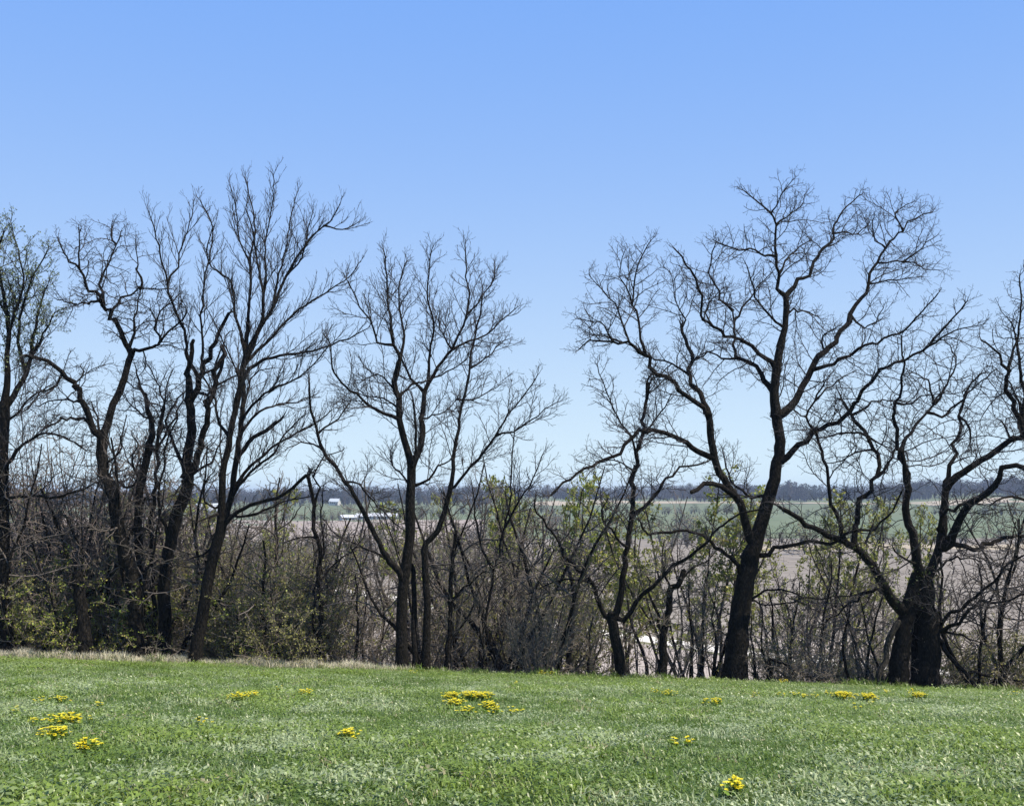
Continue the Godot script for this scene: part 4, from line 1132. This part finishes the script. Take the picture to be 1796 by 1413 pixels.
# ---------------------------------------------------------------- grass and flowers
func tuft(seed_: int, blades: int, spread: float, h: float, w: float, lean: float) -> ArrayMesh:
	rng.seed = seed_
	var g := Geo.new()
	g.tinted = true
	for k in blades:
		var a := rng.randf() * TAU
		var r := spread * sqrt(rng.randf())
		var p := Vector3(cos(a) * r, -0.01, sin(a) * r)
		var b := rng.randf() * TAU
		var dir := Vector3(cos(b), 0, sin(b))
		var hh := h * rng.randf_range(0.55, 1.15)
		var ln := lean * rng.randf_range(0.3, 1.4)
		var ww := w * rng.randf_range(0.7, 1.25)
		var side := Vector3(-dir.z, 0, dir.x) * ww * 0.5
		var mid := p + Vector3(0, hh * 0.6, 0) + dir * hh * ln * 0.35
		var tip := p + Vector3(0, hh * (1.0 - 0.25 * ln), 0) + dir * hh * ln
		var f := g.v.size()
		var n1 := side.cross(mid - p).normalized()
		var n2 := side.cross(tip - mid).normalized()
		if n1.y < 0:      # keep the lit face upwards
			n1 = -n1
			n2 = -n2
			side = -side
		g.v.append_array([p - side, p + side, mid - side * 0.85, mid + side * 0.85, tip])
		g.n.append_array([n1, n1, (n1 + n2).normalized(), (n1 + n2).normalized(), n2])
		var t := rng.randf_range(0.6, 1.2) if rng.randf() < 0.8 else rng.randf_range(1.3, 1.9)
		var col := Color(t * rng.randf_range(0.92, 1.1), t, t * rng.randf_range(0.85, 1.1))
		for q in 5:
			g.c.append(col)
		g.i.append_array([f, f + 2, f + 1, f + 1, f + 2, f + 3, f + 2, f + 4, f + 3])
	return g.mesh()

func broadleaf(seed_: int, count: int, spread: float, size: float) -> ArrayMesh:
	rng.seed = seed_
	var g := Geo.new()
	for k in count:
		var a := rng.randf() * TAU
		var r := spread * sqrt(rng.randf())
		var p := Vector3(cos(a) * r, rng.randf_range(0.02, 0.075), sin(a) * r)
		var b := rng.randf() * TAU
		var al := Vector3(cos(b), rng.randf_range(0.0, 0.9), sin(b)).normalized() * size * rng.randf_range(0.6, 1.25)
		var wd := Vector3(-sin(b), rng.randf_range(-0.4, 0.4), cos(b)).normalized() * size * 0.3
		var t := rng.randf_range(0.6, 1.2) if rng.randf() < 0.75 else rng.randf_range(1.3, 2.0)
		g.leaf(p, al, wd, Color(t, t, t * 0.95))
	return g.mesh()

func build_lawn() -> void:
	var deep := Color(.10, .168, .02)
	var fresh := Color(.20, .285, .045)
	var pale := Color(.37, .44, .25)
	var spots := {"a": [] as Array[Transform3D], "b": [] as Array[Transform3D], "c": [] as Array[Transform3D]}
	var cols := {"a": PackedColorArray(), "b": PackedColorArray(), "c": PackedColorArray()}
	rng.seed = 5
	var d := 3.6
	while d < EDGE + 0.1:
		var cell := lerpf(0.085, 0.17, clampf((d - 5.0) / 16.0, 0, 1))
		var half := 3.2 + d * 0.60
		var x := -half
		while x < half:
			var px := x + rng.randf_range(-0.5, 0.5) * cell
			var pd := d + rng.randf_range(-0.5, 0.5) * cell
			var s := rng.randf_range(0.75, 1.25) * (1.0 + 0.35 * clampf((d - 10.0) / 20.0, 0, 1))
			var q := patches.get_noise_2d(px * 2.2, pd * 2.2)
			var fine := patches.get_noise_2d(px * 17.0 + 300.0, pd * 17.0)
			var mix := clampf(0.5 + q * 1.1 + fine * 0.5 + rng.randf_range(-0.3, 0.3), 0, 1)
			var bluish := clampf(patches.get_noise_2d(px * 4.3 - 500.0, pd * 4.3 + 90.0) * 1.5 + fine * 1.1 + 0.07 + rng.randf_range(-0.75, 0.65), 0, 0.9) * (1.0 - 0.5 * smoothstep(20, 32, pd))
			var col := deep.lerp(fresh, mix).lerp(pale, bluish)
			var which := "a" if rng.randf() < 0.55 else "b"
			if rng.randf() < 0.36 + 0.1 * bluish:
				which = "c"
			s *= 1.0 + 0.55 * q
			var tilt := Basis.from_euler(Vector3(rng.randf_range(-0.15, 0.15), rng.randf() * TAU, rng.randf_range(-0.15, 0.15)))
			if rng.randf() < 0.015:     # dead thatch
				col = Color(.32, .30, .16)
			spots[which].append(Transform3D(tilt.scaled(Vector3(s, s, s)), Vector3(px, ground(px, pd), -pd)))
			cols[which].append(col)
			x += cell
		d += cell
	scatter("lawn_grass", "short upright green grass blades covering the lawn", tuft(1, 17, 0.10, 0.08, 0.0085, 0.7), M.grass, spots.a, cols.a)
	scatter("lawn_grass", "bent over green grass blades mixed through the lawn", tuft(2, 16, 0.10, 0.09, 0.010, 1.2), M.grass, spots.b, cols.b)
	scatter("lawn_leaves", "small pale broad leaves among the lawn grass", broadleaf(3, 18, 0.11, 0.036), M.grass, spots.c, cols.c)
	# longer green tufts along the edge
	var gr: Array[Transform3D] = []
	var gc := PackedColorArray()
	for k in 1500:
		var px := rng.randf_range(-90, 1880)
		var dd := EDGE + rng.randf_range(-0.5, 0.35)
		var x := lookalong(px, 1160).x * dd
		gr.append(Transform3D(Basis(Vector3.UP, rng.randf() * TAU).scaled(Vector3.ONE * rng.randf_range(0.7, 2.1) * (1.0 + bumps.get_noise_2d(px * 0.5, 9.0))), Vector3(x, ground(x, dd), -dd)))
		gc.append(deep.lerp(fresh, rng.randf()) * rng.randf_range(0.7, 1.1))
	scatter("edge_grass", "longer uneven green grass tufts on the lawn's far edge", tuft(9, 14, 0.09, 0.13, 0.009, 0.7), M.grass, gr, gc)
	# dry grass along the edge
	var tr: Array[Transform3D] = []
	var cc := PackedColorArray()
	for k in 7000:
		var px := rng.randf_range(-90, 1880)
		var left := 1.0 - smoothstep(620, 800, px)
		if rng.randf() > 0.12 + 0.88 * left:
			continue
		var dd := EDGE + rng.randfn(-0.05, 0.22) - 0.35 * left * rng.randf()
		var x := lookalong(px, 1160).x * dd
		var s := rng.randf_range(0.3, 1.05) * (0.55 + 0.4 * left) * (1.0 + 0.5 * bumps.get_noise_2d(px * 0.3, 4.0))
		tr.append(Transform3D(Basis(Vector3.UP, rng.randf() * TAU).scaled(Vector3.ONE * s), Vector3(x, ground(x, dd), -dd)))
		cc.append(Color(.70, .64, .50).lerp(Color(.26, .30, .16), rng.randf() * (0.9 if rng.randf() < 0.4 else 0.3)) * rng.randf_range(0.8, 1.2))
	scatter("dry_grass", "tall pale dry grass along the far edge of the lawn", tuft(7, 14, 0.12, 0.34, 0.009, 0.6), M.straw, tr, cc)

func build_flowers() -> void:
	# px, py, width, fullness, label
	var list := [[1292, 1393, 30, 1.0, "bright yellow flower clump closest to the camera, at the bottom edge"],
		[153, 1317, 31, 1.0, "round yellow clump lowest of the left cluster"], [93, 1293, 38, .9, "round yellow clump above the lowest one of the left cluster"], [118, 1267, 42, .85, "widest yellow clump of the left cluster"], [84, 1274, 17, .5, "small clump touching the widest left clump"], [56, 1276, 16, .35, "faint yellow clump left end of the left cluster"], [70, 1237, 18, .5, "left half of the loose pair of clumps at the far left"], [103, 1235, 22, .6, "right half of the loose pair of clumps at the far left"], [25, 1256, 12, .4, "tiny lone clump near the left picture edge"], [172, 1245, 13, .5, "tiny lone clump right of the loose left pair"],
		[416, 1227, 26, .8, "left half of the yellow patch below the slanting tree"], [440, 1225, 22, .9, "right half of the yellow patch below the slanting tree"], [534, 1221, 20, .8, "bright small clump below the slim lone tree"], [490, 1215, 9, .4, "tiny flower speck between two left patches"], [357, 1274, 34, .3, "faint flat yellow clump in mid lawn on the left"], [609, 1298, 28, .95, "solitary round yellow clump in the mid lawn left of centre"],
		[792, 1226, 24, .9, "top left clump of the large central patch"], [798, 1239, 24, 1.0, "left middle clump of the large central patch"], [826, 1224, 28, .95, "top middle clump of the large central patch"], [851, 1226, 22, .9, "top right clump of the large central patch"], [859, 1243, 24, .9, "right middle clump of the large central patch"], [820, 1253, 24, .6, "lowest clump of the large central patch"], [868, 1254, 26, .5, "lower right clump of the large central patch"], [902, 1254, 18, .6, "far right small clump of the large central patch"],
		[725, 1184, 13, .35, "faint clump below the many stemmed tree"], [905, 1204, 8, .4, "tiny speck above the central patch"], [950, 1174, 12, .5, "small clump on the lawn crest below the fan bush"], [968, 1176, 10, .5, "smaller clump right of the crest clump below the fan bush"], [1175, 1221, 17, .6, "brighter of two clumps below the low forked tree"], [1147, 1219, 12, .5, "fainter of two clumps below the low forked tree"], [1206, 1315, 11, .5, "lone small clump in the mid lawn right of centre"], [1181, 1318, 11, .4, "fainter lone clump in the mid lawn right of centre"],
		[1238, 1239, 14, .6, "left of the pair of clumps below the tallest tree"], [1256, 1237, 18, .8, "right of the pair of clumps below the tallest tree"], [1375, 1199, 15, .5, "clump on the crest right of the tallest tree"], [1372, 1226, 12, .6, "first small clump of the right hand row"], [1396, 1224, 12, .55, "second small clump of the right hand row"], [1411, 1227, 12, .7, "third small clump of the right hand row"], [1430, 1225, 14, .4, "faint fourth clump of the right hand row"], [1450, 1222, 9, .4, "tiny clump left of the brightest in the right hand row"], [1480, 1223, 28, .95, "brightest clump of the right hand row"], [1524, 1226, 24, .9, "second brightest clump of the right hand row"], [1529, 1243, 11, .5, "small clump just below the second brightest one"], [1502, 1247, 20, .3, "faint clump below the right hand row"], [1556, 1220, 14, .5, "small clump below the twin trunked oak"], [1598, 1218, 11, .6, "small clump left of the last bright one of the row"], [1613, 1224, 22, .8, "last bright clump of the right hand row"], [1326, 1226, 11, .35, "faint clump left of the right hand row"], [1780, 1222, 16, .25, "faint yellow clump near the right picture edge"]]
	var n := 0
	for f in list:
		n += 1
		rng.seed = 4000 + n
		var p := on_lawn(f[0], f[1] + f[2] * 0.25)
		var d := -p.z
		var wide: float = f[2] * d / FOCAL
		var h := 0.09 + wide * 0.08 + d * 0.0022
		var o := thing("flower_clump", p, f[4], "flowers", "yellow flower clumps in the lawn")
		var st := Geo.new()
		var hd := Geo.new()
		var lf := Geo.new()
		var count := int(clampf(wide * wide * 2300.0 * f[3] * f[3], 8, 280))
		for k in count:
			var a := rng.randf() * TAU
			var r := wide * 0.5 * sqrt(rng.randf()) * (1.0 if rng.randf() < 0.72 else 1.7)
			var foot := Vector3(cos(a) * r * 0.8, 0, sin(a) * r * 0.8)
			var top := Vector3(cos(a) * r * 1.05, h * rng.randf_range(0.65, 1.15) * (1.0 - 0.25 * minf(1.0, r / wide)), sin(a) * r * 1.05)
			st.tube(PackedVector3Array([foot, foot.lerp(top, 0.5) + rand_side(Vector3.UP) * 0.01, top]), PackedFloat32Array([0.003, 0.0025, 0.002]), 3)
			for q in 3:
				leaf_at(lf, foot.lerp(top, rng.randf_range(0.1, 0.7)), {"size": 0.045, "cols": [Color(.14, .23, .04), Color(.18, .27, .06)]})
			for q in 9:     # a small rounded head of petals
				var b := q * 2.4 + rng.randf()
				var al := Vector3(cos(b), 0.05 + 0.45 * rng.randf(), sin(b)).normalized() * rng.randf_range(0.012, 0.022)
				hd.leaf(top + al * 0.15, al, Vector3(-sin(b), 0.05, cos(b)) * 0.0085, Color(.88, .77, .03).lerp(Color(.92, .86, .10), rng.randf()))
		put("stems", st.mesh(), M.leafstem, o, true)
		put("leaves", lf.mesh(), M.leaf, o, true)
		put("flower_heads", hd.mesh(), M.petal, o, true)

# ----------------------------------------------------------------
func _ready() -> void:
	var cam := Camera3D.new()
	cam.name = "camera"
	cam.fov = rad_to_deg(2.0 * atan(706.5 / FOCAL))
	cam.near = 0.1
	cam.far = 9000.0
	cam.position = EYE
	cam.rotation_degrees.x = PITCH
	add_child(cam)
	cam.current = true
	var sky := ProceduralSkyMaterial.new()
	sky.sky_top_color = Color(0.415, 0.635, 0.96)
	sky.sky_horizon_color = Color(0.89, 0.975, 1.0)
	sky.sky_curve = 0.15
	sky.ground_bottom_color = Color(0.30, 0.30, 0.24)
	sky.ground_horizon_color = Color(0.62, 0.66, 0.66)
	sky.sun_angle_max = 25.0
	sky.sun_curve = 0.1
	var env := Environment.new()
	env.background_mode = Environment.BG_SKY
	env.sky = Sky.new()
	env.sky.sky_material = sky
	env.tonemap_mode = Environment.TONE_MAPPER_LINEAR
	env.tonemap_exposure = 1.6
	env.background_energy_multiplier = 0.64
	env.sdfgi_enabled = true
	env.ssao_enabled = true
	env.ssil_enabled = true
	env.fog_enabled = true
	env.fog_light_color = Color(0.80, 0.88, 1.0)
	env.fog_density = 0.00019
	var we := WorldEnvironment.new()
	we.name = "environment"
	we.environment = env
	add_child(we)
	var sun := DirectionalLight3D.new()
	sun.name = "sun"
	sun.light_energy = 1.6
	sun.light_color = Color(1.0, 0.955, 0.88)
	sun.light_angular_distance = 0.53
	sun.shadow_enabled = true
	var el := deg_to_rad(58.0)
	var az := deg_to_rad(116.0)      # to the right, a little behind the camera
	sun.look_at_from_position(Vector3(sin(az) * cos(el), sin(el), -cos(az) * cos(el)), Vector3.ZERO)
	add_child(sun)

	bumps.seed = 3
	bumps.frequency = 0.05
	patches.seed = 9
	patches.frequency = 0.12
	patches.fractal_octaves = 3
	make_materials()
	M.leafstem = plain(Color(.08, .14, .03), 0.7)
	build_ground()
	build_far()
	build_trees()
	build_brush()
	build_lawn()
	build_flowers()
